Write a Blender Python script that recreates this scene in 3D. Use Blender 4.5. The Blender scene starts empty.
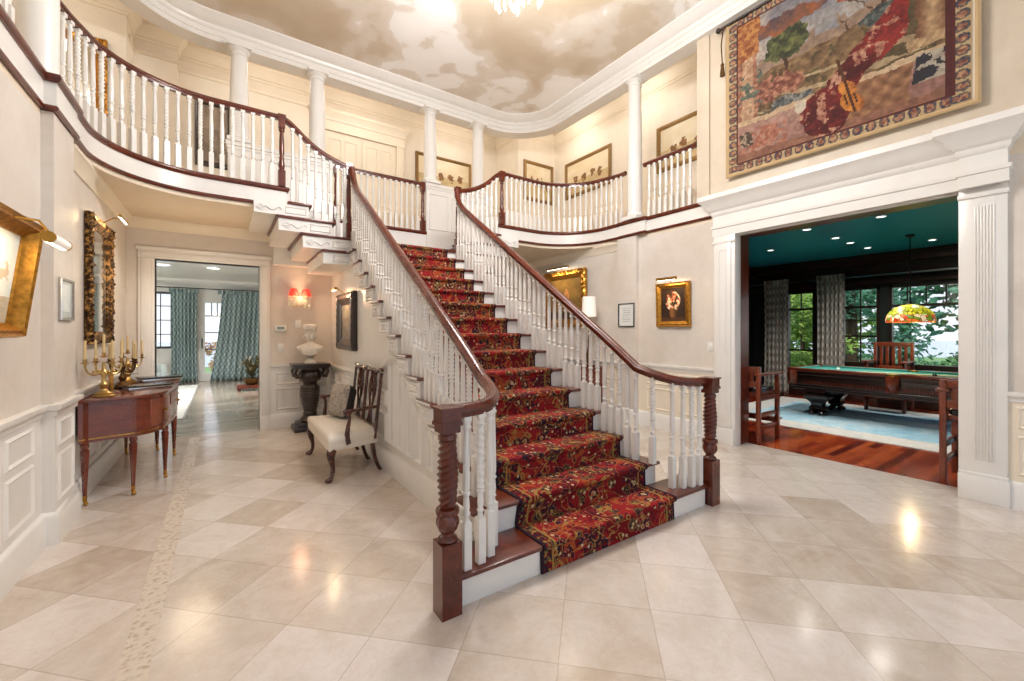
import bpy, bmesh, math, random
from mathutils import Vector, Matrix, Quaternion
from mathutils.geometry import tessellate_polygon
random.seed(7)
PI = math.pi
sc = bpy.context.scene
C = sc.collection
sin, cos = math.sin, math.cos

# ------------------------------------------------------------------ materials
def lin(h):
    h = h.lstrip('#')
    o = []
    for i in (0, 2, 4):
        c = int(h[i:i+2], 16) / 255
        o.append(c / 12.92 if c <= .04045 else ((c + .055) / 1.055) ** 2.4)
    return (*o, 1.0)

class NT:
    def __init__(s, name):
        s.m = bpy.data.materials.new(name); s.m.use_nodes = True
        s.t = s.m.node_tree; s.b = s.t.nodes['Principled BSDF']
    def n(s, typ, **kw):
        x = s.t.nodes.new('ShaderNode' + typ)
        for k, v in kw.items():
            if k.startswith('i_'):
                key = k[2:]
                key = int(key) if key.isdigit() else key.replace('_', ' ')
                if hasattr(v, 'is_output') : s.t.links.new(v, x.inputs[key])
                else: x.inputs[key].default_value = v
            else: setattr(x, k, v)
        return x
    def link(s, a, b): s.t.links.new(a, b)
    def set(s, **kw):
        for k, v in kw.items():
            key = k.replace('_', ' ')
            if hasattr(v, 'is_output'): s.link(v, s.b.inputs[key])
            else: s.b.inputs[key].default_value = v
        return s
    def ramp(s, fac, stops, interp='LINEAR'):
        r = s.n('ValToRGB'); r.color_ramp.interpolation = interp
        e = r.color_ramp.elements
        while len(e) > 1: e.remove(e[-1])
        e[0].position = stops[0][0]; e[0].color = stops[0][1]
        for p, c in stops[1:]:
            q = e.new(p); q.color = c
        s.link(fac, r.inputs[0]); return r.outputs[0]
    def math(s, op, a, b=0.0, c=None):
        x = s.n('Math', operation=op)
        for i, v in enumerate((a, b) if c is None else (a, b, c)):
            if hasattr(v, 'is_output'): s.link(v, x.inputs[i])
            else: x.inputs[i].default_value = v
        return x.outputs[0]
    def mix(s, f, a, b, blend='MIX'):
        x = s.n('Mix', data_type='RGBA', blend_type=blend)
        for v, k in ((f, 0), (a, 6), (b, 7)):
            if hasattr(v, 'is_output'): s.link(v, x.inputs[k])
            else: x.inputs[k].default_value = v
        return x.outputs[2]
    def coord(s, kind='Object', scale=(1, 1, 1), rot=(0, 0, 0), loc=(0, 0, 0)):
        tc = s.n('TexCoord'); mp = s.n('Mapping')
        mp.inputs['Scale'].default_value = scale; mp.inputs['Rotation'].default_value = rot; mp.inputs['Location'].default_value = loc
        s.link(tc.outputs[kind], mp.inputs[0]); return mp.outputs[0]
    def noise(s, vec, scale=5, detail=4, rough=.55, dist=0.0):
        x = s.n('TexNoise', i_Scale=scale, i_Detail=detail, i_Roughness=rough, i_Distortion=dist); s.link(vec, x.inputs['Vector']); return x.outputs[0]
    def bump(s, h, strength=.2, dist=.01):
        b = s.n('Bump', i_Strength=strength, i_Distance=dist); s.link(h, b.inputs['Height']); s.link(b.outputs[0], s.b.inputs['Normal'])

MATS = {}
def plain(name, col, rough=.5, metal=0.0, coat=0.0, emit=0.0, var=0.06, vscale=6, **kw):
    if name in MATS: return MATS[name]
    m = NT(name); c = lin(col)
    v = m.noise(m.coord(), vscale, 3)
    lo = tuple(x * (1 - var) for x in c[:3]) + (1,); hi = tuple(min(1, x * (1 + var)) for x in c[:3]) + (1,)
    base = m.ramp(v, [(.3, lo), (.7, hi)])
    m.set(Base_Color=base, Roughness=rough, Metallic=metal, Coat_Weight=coat)
    m.b.inputs['Coat Roughness'].default_value = .08
    if emit: m.set(Emission_Color=c, Emission_Strength=emit)
    m.set(**kw); MATS[name] = m.m; return m.m

def wood(name, dark, light, rough=.28, coat=.5, scale=(1, 1, 1), grain=14):
    if name in MATS: return MATS[name]
    m = NT(name)
    v = m.coord('Object', scale)
    n1 = m.noise(v, grain, 5, .6, 1.2); n2 = m.noise(v, 2.2, 2)
    f = m.math('ADD', m.math('MULTIPLY', n1, .6), m.math('MULTIPLY', n2, .4))
    m.set(Base_Color=m.ramp(f, [(.32, lin(dark)), (.68, lin(light))]), Roughness=rough, Coat_Weight=coat)
    m.b.inputs['Coat Roughness'].default_value = .12
    MATS[name] = m.m; return m.m

M_white = plain('white_paint', '#e4e1dc', .27, var=.02)
M_cream = plain('cream_paint', '#e6dccc', .55, var=.03)
M_trimcream = plain('cream_trim', '#e7dcc9', .45, var=.02)
M_hallceil = plain('hall_ceiling_paint', '#e3d3bd', .7, var=.02)
M_soffit = plain('soffit_paint', '#dfcfb8', .6, var=.02)
M_mahog = wood('mahogany', '#3c1308', '#702c15', .28, .25, (6, 6, 1))
M_mahograil = wood('mahogany_rail', '#3a1207', '#6a2812', .26, .2, (3, 3, 3))
M_darkwood = wood('dark_wood', '#150a07', '#2c1610', .35, .4, (3, 3, 3))
M_redwood = wood('red_wood', '#4b1d10', '#8a3f22', .3, .5, (2, 2, 2))
M_table = wood('sideboard_mahogany', '#47180d', '#7b3320', .22, .6, (1.5, 1.5, 5))
M_brass = plain('brass', '#b5893f', .28, 1.0, var=.15)
M_gilt = plain('gilt', '#b8863c', .38, 1.0, var=.35, vscale=30)
M_darkgilt = plain('aged_gilt', '#5e4222', .42, .8, var=.6, vscale=35)
M_carvedgilt = NT('carved_gilt'); _n = M_carvedgilt.noise(M_carvedgilt.coord(), 26, 4, .6); M_carvedgilt.set(Base_Color=M_carvedgilt.ramp(_n, [(.38, lin('#21140b')), (.5, lin('#52371a')), (.64, lin('#b0854a'))]), Metallic=.75, Roughness=.38); M_carvedgilt.bump(_n, .8, .02); M_carvedgilt = M_carvedgilt.m
M_settee = wood('dark_mahogany', '#2a0e08', '#54210f', .25, .4, (3, 3, 3))
M_gallgilt = plain('bronze_gilt', '#8d6f45', .45, .7, var=.3, vscale=30)
M_black = plain('black_lacquer', '#15171a', .2, coat=.5)
M_silver = plain('silver', '#c9c9c7', .2, 1.0)
M_creamcloth = plain('cream_upholstery', '#dcd3c6', .85, var=.05, vscale=60)
M_paleg = plain('pale_gilt', '#c4a86e', .3, 1.0, var=.2, vscale=30)
M_candle = plain('candle_wax', '#d8bd8a', .5)
M_marble = plain('bust_marble', '#ddd7d0', .5, var=.12, vscale=9)
M_steel = plain('dark_metal', '#2a2623', .4, .8)
M_red_shade = plain('red_lampshade', '#c9362a', .7, emit=1.6, var=.02)
M_whiteshade = plain('white_lampshade', '#efe9df', .7, emit=.35, var=.02)
M_glow = plain('lamp_glow', '#fff1d8', .5, emit=6.0, var=0)
M_glowcool = plain('downlight_glow', '#f4fbf6', .5, emit=5.0, var=0)
M_plastic = plain('white_plastic', '#e6e6e2', .4, var=.01)
M_lcd = plain('display_grey', '#7f9a97', .3, var=.02)

def crystal():
    m = NT('crystal'); m.set(Base_Color=(.9, .82, .68, 1), Roughness=.12, IOR=1.5, Transmission_Weight=.7, Emission_Color=(1, .8, .5, 1), Emission_Strength=.12)
    return m.m
M_crystal = crystal()
def glass_mat():
    m = NT('window_glass')
    tr = m.n('BsdfTransparent'); gl = m.n('BsdfGlossy', i_Roughness=.02); mx = m.n('MixShader', i_0=.05)
    m.link(tr.outputs[0], mx.inputs[1]); m.link(gl.outputs[0], mx.inputs[2])
    m.link(mx.outputs[0], m.t.nodes['Material Output'].inputs['Surface']); return m.m
M_glass = glass_mat()
def mirror_mat():
    m = NT('mirror_glass'); v = m.noise(m.coord(), 4, 2)
    m.set(Base_Color=m.ramp(v, [(.3, lin('#c9cccb')), (.7, lin('#d8dad8'))]), Metallic=1.0, Roughness=.08); return m.m
M_mirror = mirror_mat()

def wall_stone(name, a, b, c):
    m = NT(name); v = m.coord('Object')
    n1 = m.noise(v, 1.3, 5, .62, .4); n2 = m.noise(v, 14, 4, .6)
    base = m.ramp(n1, [(.28, lin(a)), (.5, lin(b)), (.74, lin(c))])
    base = m.mix(.12, base, m.ramp(n2, [(.35, lin(a)), (.65, lin(c))]))
    m.set(Base_Color=base, Roughness=.5); return m.m
M_wall = wall_stone('glazed_wall', '#cabfb3', '#d5ccc2', '#dfd8d0')
M_wallup = wall_stone('upper_wall', '#bfb09b', '#c9bba7', '#d2c6b4')

def marble_floor():
    m = NT('marble_floor'); v = m.coord('Object', rot=(0, 0, -PI/4))
    sep = m.n('SeparateXYZ'); m.link(v, sep.inputs[0])
    S = .46
    def cell(ax, off):
        q = m.math('DIVIDE', m.math('SUBTRACT', ax, off), S)
        return m.math('FLOOR', q), m.math('FRACT', q)
    # border strip and wall side use the same grid; object space is the world
    cu, fu = cell(sep.outputs[0], 2.36 - 20 * S); cv, fv = cell(sep.outputs[1], -.78 - 20 * S)
    def edge(f):
        return m.math('MINIMUM', f, m.math('SUBTRACT', 1.0, f))
    ed = m.math('MINIMUM', edge(fu), edge(fv))
    grout = m.math('LESS_THAN', ed, .006)
    cb = m.n('CombineXYZ'); m.link(cu, cb.inputs[0]); m.link(cv, cb.inputs[1])
    wn = m.n('TexWhiteNoise'); m.link(cb.outputs[0], wn.inputs['Vector'])
    va = m.n('VectorMath', operation='ADD'); m.link(v, va.inputs[0])
    vs = m.n('VectorMath', operation='SCALE'); m.link(wn.outputs['Color'], vs.inputs[0]); vs.inputs['Scale'].default_value = 9
    m.link(vs.outputs[0], va.inputs[1])
    n1 = m.noise(va.outputs[0], 3.2, 6, .62, .9); n2 = m.noise(va.outputs[0], 11, 5, .65, 1.4)
    f = m.math('ADD', m.math('MULTIPLY', n1, .55), m.math('MULTIPLY', n2, .2))
    f = m.math('ADD', f, m.math('MULTIPLY', wn.outputs['Value'], .33))
    base = m.ramp(f, [(.3, lin('#b7a796')), (.5, lin('#cabeb2')), (.66, lin('#d6ccc4')), (.85, lin('#dfd8d2'))])
    vein = m.ramp(m.noise(va.outputs[0], 5.5, 7, .7, 2.5), [(.47, (0, 0, 0, 1)), (.5, (1, 1, 1, 1)), (.53, (0, 0, 0, 1))])
    base = m.mix(m.math('MULTIPLY', vein, .16), base, lin('#b58f6d'))
    base = m.mix(m.math('MULTIPLY', grout, .42), base, lin('#93806c'))
    m.set(Base_Color=base, Roughness=m.math('ADD', .1, m.math('MULTIPLY', n2, .12)))
    m.b.inputs['Specular IOR Level'].default_value = .6
    return m.m
M_marblefloor = marble_floor()
def mosaic():
    m = NT('relief_border'); v = m.coord('Object')
    w = m.n('TexVoronoi', i_Scale=30.0); m.link(v, w.inputs['Vector'])
    n = m.noise(v, 40, 4, .6, 2.0)
    h = m.math('ADD', w.outputs['Distance'], n)
    m.set(Base_Color=m.ramp(h, [(.4, lin('#a8937c')), (1.0, lin('#d3c5b5'))]), Roughness=.22); m.bump(h, .5, .01); return m.m
M_mosaic = mosaic()

def plank(name, cols, width, length, ax, rough=.2, coat=.6):
    m = NT(name); v = m.coord('Object'); sep = m.n('SeparateXYZ'); m.link(v, sep.inputs[0])
    a, b = (sep.outputs[0], sep.outputs[1]) if ax == 'x' else (sep.outputs[1], sep.outputs[0])
    row = m.math('FLOOR', m.math('DIVIDE', b, width))
    off = m.math('MULTIPLY', m.math('FRACT', m.math('MULTIPLY', row, .37)), length)
    q = m.math('DIVIDE', m.math('ADD', a, off), length)
    cb = m.n('CombineXYZ'); m.link(row, cb.inputs[0]); m.link(m.math('FLOOR', q), cb.inputs[1])
    wn = m.n('TexWhiteNoise'); m.link(cb.outputs[0], wn.inputs['Vector'])
    st = m.coord('Object', (2, 22, 2) if ax == 'x' else (22, 2, 2))
    g = m.noise(st, 3, 5, .6, .6)
    f = m.math('ADD', m.math('MULTIPLY', g, .5), m.math('MULTIPLY', wn.outputs['Value'], .5))
    fr = m.math('FRACT', m.math('DIVIDE', b, width))
    seam = m.math('LESS_THAN', fr, .06)
    base = m.ramp(f, [(.25, lin(cols[0])), (.5, lin(cols[1])), (.72, lin(cols[2]))])
    base = m.mix(m.math('MULTIPLY', seam, .8), base, lin(cols[0]))
    m.set(Base_Color=base, Roughness=rough, Coat_Weight=coat); m.b.inputs['Coat Roughness'].default_value = .1
    return m.m
M_floor_red = plank('red_plank_floor', ['#561408', '#8f3013', '#b85526'], .085, 1.1, 'x', .2, .5)
M_floor_grey = plank('grey_plank_floor', ['#85786a', '#a39585', '#b8ac9d'], .12, 1.6, 'x', .2, .5)

def cloud_ceiling():
    m = NT('cloud_mural'); v = m.coord('Object', loc=(3.3, 1.2, 0))
    warp = m.noise(v, .8, 3, .5); n = m.noise(v, .6, 2.5, .5, .7)
    vo = m.n('TexVoronoi', i_Scale=1.7, feature='SMOOTH_F1'); m.link(v, vo.inputs['Vector']); vo.inputs['Smoothness'].default_value = .15
    puff = m.math('SUBTRACT', n, m.math('MULTIPLY', m.math('SUBTRACT', vo.outputs['Distance'], .35), .22))
    n2 = m.noise(v, 2.4, 5, .6, .5)
    puff = m.math('ADD', puff, m.math('MULTIPLY', m.math('SUBTRACT', n2, .5), .24))
    base = m.ramp(puff, [(.26, lin('#c6b59d')), (.37, lin('#cfc1ad')), (.395, lin('#d8cdbf')), (.46, lin('#dfd7cc')), (.48, lin('#f0ede9')), (.64, lin('#f7f5f2'))])
    m.set(Base_Color=base, Roughness=.8); return m.m
M_mural = cloud_ceiling()

def carpet():
    m = NT('runner_carpet')
    uv = m.n('UVMap'); sep = m.n('SeparateXYZ'); m.link(uv.outputs[0], sep.inputs[0])
    x, y = sep.outputs[0], sep.outputs[1]           # x across, -1..1 ; y metres along
    mp = m.n('CombineXYZ'); m.link(m.math('MULTIPLY', x, .62), mp.inputs[0]); m.link(y, mp.inputs[1])
    vec = mp.outputs[0]
    nz = m.n('TexNoise', i_Scale=9.0, i_Detail=3.0); m.link(vec, nz.inputs['Vector'])
    vw = m.n('VectorMath', operation='MULTIPLY_ADD'); m.link(nz.outputs['Color'], vw.inputs[0]); vw.inputs[1].default_value = (.06, .06, 0); m.link(vec, vw.inputs[2])
    V1 = m.n('TexVoronoi', i_Scale=4.6); m.link(vw.outputs[0], V1.inputs['Vector'])
    V2 = m.n('TexVoronoi', i_Scale=10.0); m.link(vw.outputs[0], V2.inputs['Vector'])
    V3 = m.n('TexVoronoi', i_Scale=30.0); m.link(vec, V3.inputs['Vector'])
    red, dred, navy, gold, cream, orange, olive, pink = (lin(c) for c in ('#8a2224', '#5c141a', '#20202a', '#96763f', '#bdac84', '#a04e28', '#5c5638', '#a85c50'))
    def sel(vor):
        s_ = m.n('SeparateColor'); m.link(vor.outputs['Color'], s_.inputs[0]); return s_.outputs
    s1, s2, s3 = sel(V1), sel(V2), sel(V3)
    lo = m.n('TexNoise', i_Scale=2.6, i_Detail=3.0); m.link(vec, lo.inputs['Vector'])
    base = m.ramp(lo.outputs[0], [(0, navy), (.38, dred), (.46, red), (.56, orange), (.62, dred)], 'CONSTANT')
    base = m.mix(.75, red, base)
    fl = m.ramp(V2.outputs['Distance'], [(0, cream), (.09, gold), (.17, navy), (.27, olive), (.33, dred), (.40, gold), (.43, red)], 'CONSTANT')
    fl2 = m.ramp(V2.outputs['Distance'], [(0, orange), (.12, cream), (.19, dred), (.3, navy), (.42, pink), (.45, red)], 'CONSTANT')
    base = m.mix(m.math('MULTIPLY', m.math('LESS_THAN', V2.outputs['Distance'], .44), m.math('GREATER_THAN', s2[0], .12)), base, fl)
    base = m.mix(m.math('MULTIPLY', m.math('LESS_THAN', V2.outputs['Distance'], .46), m.math('GREATER_THAN', s2[1], .6)), base, fl2)
    ring = m.ramp(V1.outputs['Distance'], [(0, cream), (.05, orange), (.09, gold), (.13, navy), (.20, red), (.25, gold), (.275, navy), (.33, dred), (.37, gold), (.39, navy)], 'CONSTANT')
    base = m.mix(m.math('MULTIPLY', m.math('LESS_THAN', V1.outputs['Distance'], .42), m.math('GREATER_THAN', s1[1], .45)), base, ring)
    vn1 = m.n('TexNoise', i_Scale=5.5, i_Detail=2.0, i_Distortion=1.2); m.link(vec, vn1.inputs['Vector'])
    base = m.mix(m.math('LESS_THAN', m.math('ABSOLUTE', m.math('SUBTRACT', vn1.outputs[0], .5)), .012), base, gold)
    base = m.mix(m.math('LESS_THAN', m.math('ABSOLUTE', m.math('SUBTRACT', vn1.outputs[0], .58)), .010), base, navy)
    tiny = m.ramp(s3[2], [(0, navy), (.3, gold), (.5, dred), (.7, pink), (.85, cream)], 'CONSTANT')
    base = m.mix(m.math('MULTIPLY', m.math('LESS_THAN', V3.outputs['Distance'], .33), m.math('GREATER_THAN', s3[0], .5)), base, tiny)
    ax = m.math('ABSOLUTE', x)
    V4 = m.n('TexVoronoi', i_Scale=62.0); m.link(vec, V4.inputs['Vector']); s4 = sel(V4)
    border = m.ramp(s4[1], [(0, navy), (.32, dred), (.58, gold), (.75, olive), (.9, red)], 'CONSTANT')
    base = m.mix(m.math('GREATER_THAN', ax, .86), base, border)
    base = m.mix(m.math('LESS_THAN', m.math('ABSOLUTE', m.math('SUBTRACT', ax, .86)), .012), base, gold)
    base = m.mix(m.math('GREATER_THAN', ax, .965), base, navy)
    f = m.noise(vec, 160, 2); base = m.mix(m.math('MULTIPLY', f, .25), base, dred)
    m.set(Base_Color=base, Roughness=.95); m.b.inputs['Specular IOR Level'].default_value = .1
    m.bump(f, .3, .004); return m.m
M_carpet = carpet()

def curtain(name, a, b, c, sx, sz):
    m = NT(name); uv = m.n('UVMap'); sep = m.n('SeparateXYZ'); m.link(uv.outputs[0], sep.inputs[0])
    w1 = m.math('SINE', m.math('MULTIPLY', sep.outputs[0], sx)); w2 = m.math('SINE', m.math('MULTIPLY', sep.outputs[1], sz))
    n = m.noise(uv.outputs[0], 20, 4)
    f = m.math('ADD', m.math('MULTIPLY', m.math('MULTIPLY', w1, w2), .2), m.math('ADD', m.math('MULTIPLY', n, .5), .25))
    m.set(Base_Color=m.ramp(f, [(.3, lin(a)), (.5, lin(b)), (.68, lin(c))]), Roughness=.85); return m.m
M_curtgrey = curtain('grey_damask', '#77716b', '#98918a', '#b9b2a8', 46, 36)
M_curtteal = curtain('teal_damask', '#6d8587', '#8a9d9f', '#b9c2c0', 40, 34)

def rug_mat(name, a, b, c, scale=3.0):
    m = NT(name); v = m.coord('Object')
    n = m.noise(v, scale, 6, .6, 1.0); n2 = m.noise(v, scale * 7, 4)
    f = m.math('ADD', m.math('MULTIPLY', n, .7), m.math('MULTIPLY', n2, .3))
    m.set(Base_Color=m.ramp(f, [(.3, lin(a)), (.5, lin(b)), (.7, lin(c))]), Roughness=.95); return m.m
M_rugblue = rug_mat('blue_rug', '#6fa3bb', '#9dbdc9', '#cfd3d0', 1.6)
M_rugborder = rug_mat('rug_border', '#a8adaf', '#c4c0b8', '#d2cbc2', 5)
M_rugpale = rug_mat('pale_rug', '#b9bcb9', '#cccbc5', '#d8d6cf', 2)
M_felt = plain('green_felt', '#2f7d74', .9, var=.04, vscale=40)
M_teal = plain('teal_ceiling', '#1d96ab', .3, var=.03)
M_darkgreen = plain('dark_panelling', '#141c19', .4, var=.15)
M_beam = wood('dark_red_beam', '#22100b', '#3d1a12', .35, .3, (1, .3, 1))
M_leaf = {}
def leafmat(name, a, b, c):
    m = NT(name); n = m.noise(m.coord(), 3.5, 5, .7)
    m.set(Base_Color=m.ramp(n, [(.3, lin(a)), (.5, lin(b)), (.7, lin(c))]), Roughness=.6); return m.m
M_leafbright = leafmat('bright_leaves', '#5d8a2a', '#93b545', '#c8d97a')
M_leafdark = leafmat('dark_leaves', '#1f4a22', '#3d7434', '#6ea04f')
M_leafteal = leafmat('cool_leaves', '#2a5a44', '#4b8766', '#8db894')
M_leaforange = leafmat('russet_leaves', '#8a4a2a', '#b98545', '#cfae6a')
M_bark = plain('bark', '#4d3a2a', .9, var=.3)
M_lawn = leafmat('lawn_grass', '#5d8a3a', '#7ba650', '#9cc06a')
M_water = plain('bay_water', '#a9bdc9', .15, var=.08, vscale=1)

def vcol(name, rough=.7, coat=0.0):
    if name in MATS: return MATS[name]
    m = NT(name); a = m.n('Attribute', attribute_name='Col')
    m.set(Base_Color=a.outputs['Color'], Roughness=rough, Coat_Weight=coat); MATS[name] = m.m; return m.m
M_canvas = vcol('canvas', .45); M_textile = vcol('tapestry_weave', .95); M_mosaicglass = None
# ------------------------------------------------------------------ mesh helpers
class MB:
    def __init__(s): s.v = []; s.f = []; s.uv = {}
    def add(s, vs, fs, uvs=None):
        b = len(s.v); s.v += [tuple(p) for p in vs]
        s.f += [tuple(b + i for i in f) for f in fs]
        if uvs:
            for i, u in enumerate(uvs): s.uv[b + i] = u
        return s
    def box(s, x0, x1, y0, y1, z0, z1):
        x0, x1 = sorted((x0, x1)); y0, y1 = sorted((y0, y1)); z0, z1 = sorted((z0, z1))
        return s.add([(x0,y0,z0),(x1,y0,z0),(x1,y1,z0),(x0,y1,z0),(x0,y0,z1),(x1,y0,z1),(x1,y1,z1),(x0,y1,z1)],
                     [(0,3,2,1),(4,5,6,7),(0,1,5,4),(1,2,6,5),(2,3,7,6),(3,0,4,7)])
    def bar(s, p, q, w, h, up=(0, 0, 1)):
        p, q = Vector(p), Vector(q); t = (q - p).normalized(); u = Vector(up)
        if abs(t.dot(u)) > .98: u = Vector((1, 0, 0))
        a = t.cross(u).normalized() * w / 2; b = a.cross(t).normalized() * h / 2
        vs = [p-a-b, p+a-b, p+a+b, p-a+b, q-a-b, q+a-b, q+a+b, q-a+b]
        return s.add(vs, [(0,3,2,1),(4,5,6,7),(0,1,5,4),(1,2,6,5),(2,3,7,6),(3,0,4,7)])
    def lathe(s, prof, c=(0, 0, 0), seg=16, rx=1.0, ry=1.0, rmod=None):
        vs = []; fs = []
        for k, (r, z) in enumerate(prof):
            for i in range(seg):
                a = 2 * PI * i / seg; rr = r * (rmod(a, z) if rmod else 1)
                vs.append((c[0] + rr * cos(a) * rx, c[1] + rr * sin(a) * ry, c[2] + z))
        n = len(prof)
        for k in range(n - 1):
            for i in range(seg):
                j = (i + 1) % seg; fs.append((k*seg+i, k*seg+j, (k+1)*seg+j, (k+1)*seg+i))
        fs.append(tuple(range(seg - 1, -1, -1))); fs.append(tuple((n-1)*seg + i for i in range(seg)))
        return s.add(vs, fs)
    def loft(s, rings, cap=True, closed=True):
        n = len(rings[0]); vs = [p for r in rings for p in r]; fs = []
        for k in range(len(rings) - 1):
            for i in range(n if closed else n - 1):
                j = (i + 1) % n; fs.append((k*n+i, k*n+j, (k+1)*n+j, (k+1)*n+i))
        if cap and closed: fs.append(tuple(range(n - 1, -1, -1))); fs.append(tuple((len(rings)-1)*n + i for i in range(n)))
        return s.add(vs, fs)
    def tube(s, pts, r, seg=8, up=(0, 0, 1)):
        pts = [Vector(p) for p in pts]; rings = []
        n = len(pts); u = None
        for i, p in enumerate(pts):
            t = (pts[min(i+1, n-1)] - pts[max(i-1, 0)]).normalized()
            if u is None:
                u = t.cross(Vector(up)); u = u.normalized() if u.length > 1e-3 else t.orthogonal().normalized()
            else: u = (u - t * u.dot(t)).normalized()
            w = t.cross(u); rr = r[i] if isinstance(r, (list, tuple)) else r
            rings.append([p + u * cos(2*PI*k/seg) * rr + w * sin(2*PI*k/seg) * rr for k in range(seg)])
        return s.loft(rings)
    def sweep(s, path, prof, closed=False, cap=True):
        """prof = closed outline of (side, up); side is to the right of travel (horizontal), mitred in plan"""
        P = [Vector(p) for p in path]; n = len(P); rings = []
        for i in range(n):
            a = P[i-1] if (i or closed) else None; b = P[(i+1) % n] if (i < n-1 or closed) else None
            def nr(p, q):
                d = q - p; d.z = 0
                return Vector((d.y, -d.x, 0)).normalized() if d.length > 1e-6 else None
            n1 = nr(a, P[i]) if a is not None else None; n2 = nr(P[i], b) if b is not None else None
            if n1 is None: n1 = n2
            if n2 is None: n2 = n1
            m = (n1 + n2).normalized(); k = 1 / max(.35, m.dot(n1))
            rings.append([P[i] + m * (q[0] * k) + Vector((0, 0, q[1])) for q in prof])
        if closed: rings.append(rings[0])
        return s.loft(rings, cap=cap and not closed)
    def rail(s, path, prof):
        """rounded rail: section perpendicular to the path"""
        P = [Vector(p) for p in path]; n = len(P); rings = []
        for i, p in enumerate(P):
            t = (P[min(i+1, n-1)] - P[max(i-1, 0)]).normalized()
            h = Vector((t.x, t.y, 0))
            if h.length < .05: h = Vector((P[-1].x - P[0].x, P[-1].y - P[0].y, 0))
            h.normalize(); sd = Vector((h.y, -h.x, 0)); up = sd.cross(t).normalized()
            rings.append([p + sd * a + up * b for a, b in prof])
        return s.loft(rings)
    def prism(s, poly, axis, lo, hi):
        """poly in the two other axes (x: (y,z), y: (x,z), z: (x,y))"""
        def at(p, k): return {'x': (k, p[0], p[1]), 'y': (p[0], k, p[1]), 'z': (p[0], p[1], k)}[axis]
        n = len(poly); vs = [at(p, lo) for p in poly] + [at(p, hi) for p in poly]
        tri = tessellate_polygon([[Vector((p[0], p[1], 0)) for p in poly]])
        fs = [tuple(t) for t in tri] + [tuple(n + i for i in reversed(t)) for t in tri]
        fs += [(i, (i+1) % n, n + (i+1) % n, n + i) for i in range(n)]
        return s.add(vs, fs)
    def holed(s, outer, holes, z0, z1):
        loops = [outer] + holes; flat = [p for l in loops for p in l]; n = len(flat)
        tri = tessellate_polygon([[Vector((p[0], p[1], 0)) for p in l] for l in loops])
        vs = [(p[0], p[1], z0) for p in flat] + [(p[0], p[1], z1) for p in flat]
        fs = [tuple(t) for t in tri] + [tuple(n + i for i in reversed(t)) for t in tri]
        b = 0
        for l in loops:
            k = len(l); fs += [(b + i, b + (i+1) % k, n + b + (i+1) % k, n + b + i) for i in range(k)]; b += k
        return s.add(vs, fs)
    def grid(s, nx, ny, fn, uvfn=None):
        vs = [fn(i / nx, j / ny) for j in range(ny + 1) for i in range(nx + 1)]
        uv = [uvfn(i / nx, j / ny) for j in range(ny + 1) for i in range(nx + 1)] if uvfn else None
        fs = [(j*(nx+1)+i, j*(nx+1)+i+1, (j+1)*(nx+1)+i+1, (j+1)*(nx+1)+i) for j in range(ny) for i in range(nx)]
        return s.add(vs, fs, uv)
    def ball(s, c, r, seg=10, rings=7, sc_=(1, 1, 1)):
        prof = [(max(1e-4, r * sin(PI * k / rings)), -r * cos(PI * k / rings)) for k in range(rings + 1)]
        b = len(s.v); s.lathe(prof, (0, 0, 0), seg)
        for i in range(b, len(s.v)):
            x, y, z = s.v[i]; s.v[i] = (c[0] + x * sc_[0], c[1] + y * sc_[1], c[2] + z * sc_[2])
        return s
    def frame(s, pts, normal, w, d, inset=True):
        """raised moulding along a closed outline in 3-D; pts counter-clockwise seen from the side normal points to"""
        N = Vector(normal).normalized(); P = [Vector(p) for p in pts]; n = len(P); ins = []
        for i in range(n):
            e1 = (P[i] - P[i-1]).normalized(); e2 = (P[(i+1) % n] - P[i]).normalized()
            n1, n2 = N.cross(e1), N.cross(e2); m = (n1 + n2).normalized(); ins.append(P[i] + m * (w / max(.3, m.dot(n1))))
        mid = [(P[i] + ins[i]) / 2 + N * d for i in range(n)]
        vs = P + mid + ins; fs = []
        for i in range(n):
            j = (i + 1) % n; fs += [(i, j, n+j, n+i), (n+i, n+j, 2*n+j, 2*n+i), (2*n+i, 2*n+j, j, i)]
        return s.add(vs, fs)
    def xform(s, M, start=0):
        for i in range(start, len(s.v)): s.v[i] = tuple(M @ Vector(s.v[i]))
        return s
    def build(s, name, mat, parent=None, smooth=35, bevel=0, recalc=True, bseg=2):
        me = bpy.data.meshes.new(name); me.from_pydata(s.v, [], s.f)
        bm = bmesh.new(); bm.from_mesh(me)
        if s.uv:
            L = bm.loops.layers.uv.new('UVMap')
            bm.verts.ensure_lookup_table()
            for f in bm.faces:
                for l in f.loops: l[L].uv = s.uv.get(l.vert.index, (0, 0))
        if recalc: bmesh.ops.recalc_face_normals(bm, faces=bm.faces)
        if bevel:
            ed = [e for e in bm.edges if len(e.link_faces) == 2 and e.calc_face_angle(0) > .6]
            bmesh.ops.bevel(bm, geom=ed, offset=bevel, segments=bseg, affect='EDGES', profile=.5, clamp_overlap=True)
        bm.to_mesh(me); bm.free()
        if smooth:
            for p in me.polygons: p.use_smooth = True
            me.set_sharp_from_angle(angle=math.radians(smooth))
        me.materials.append(mat)
        o = bpy.data.objects.new(name, me); C.objects.link(o)
        if parent is not None: o.parent = parent
        return o

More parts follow.
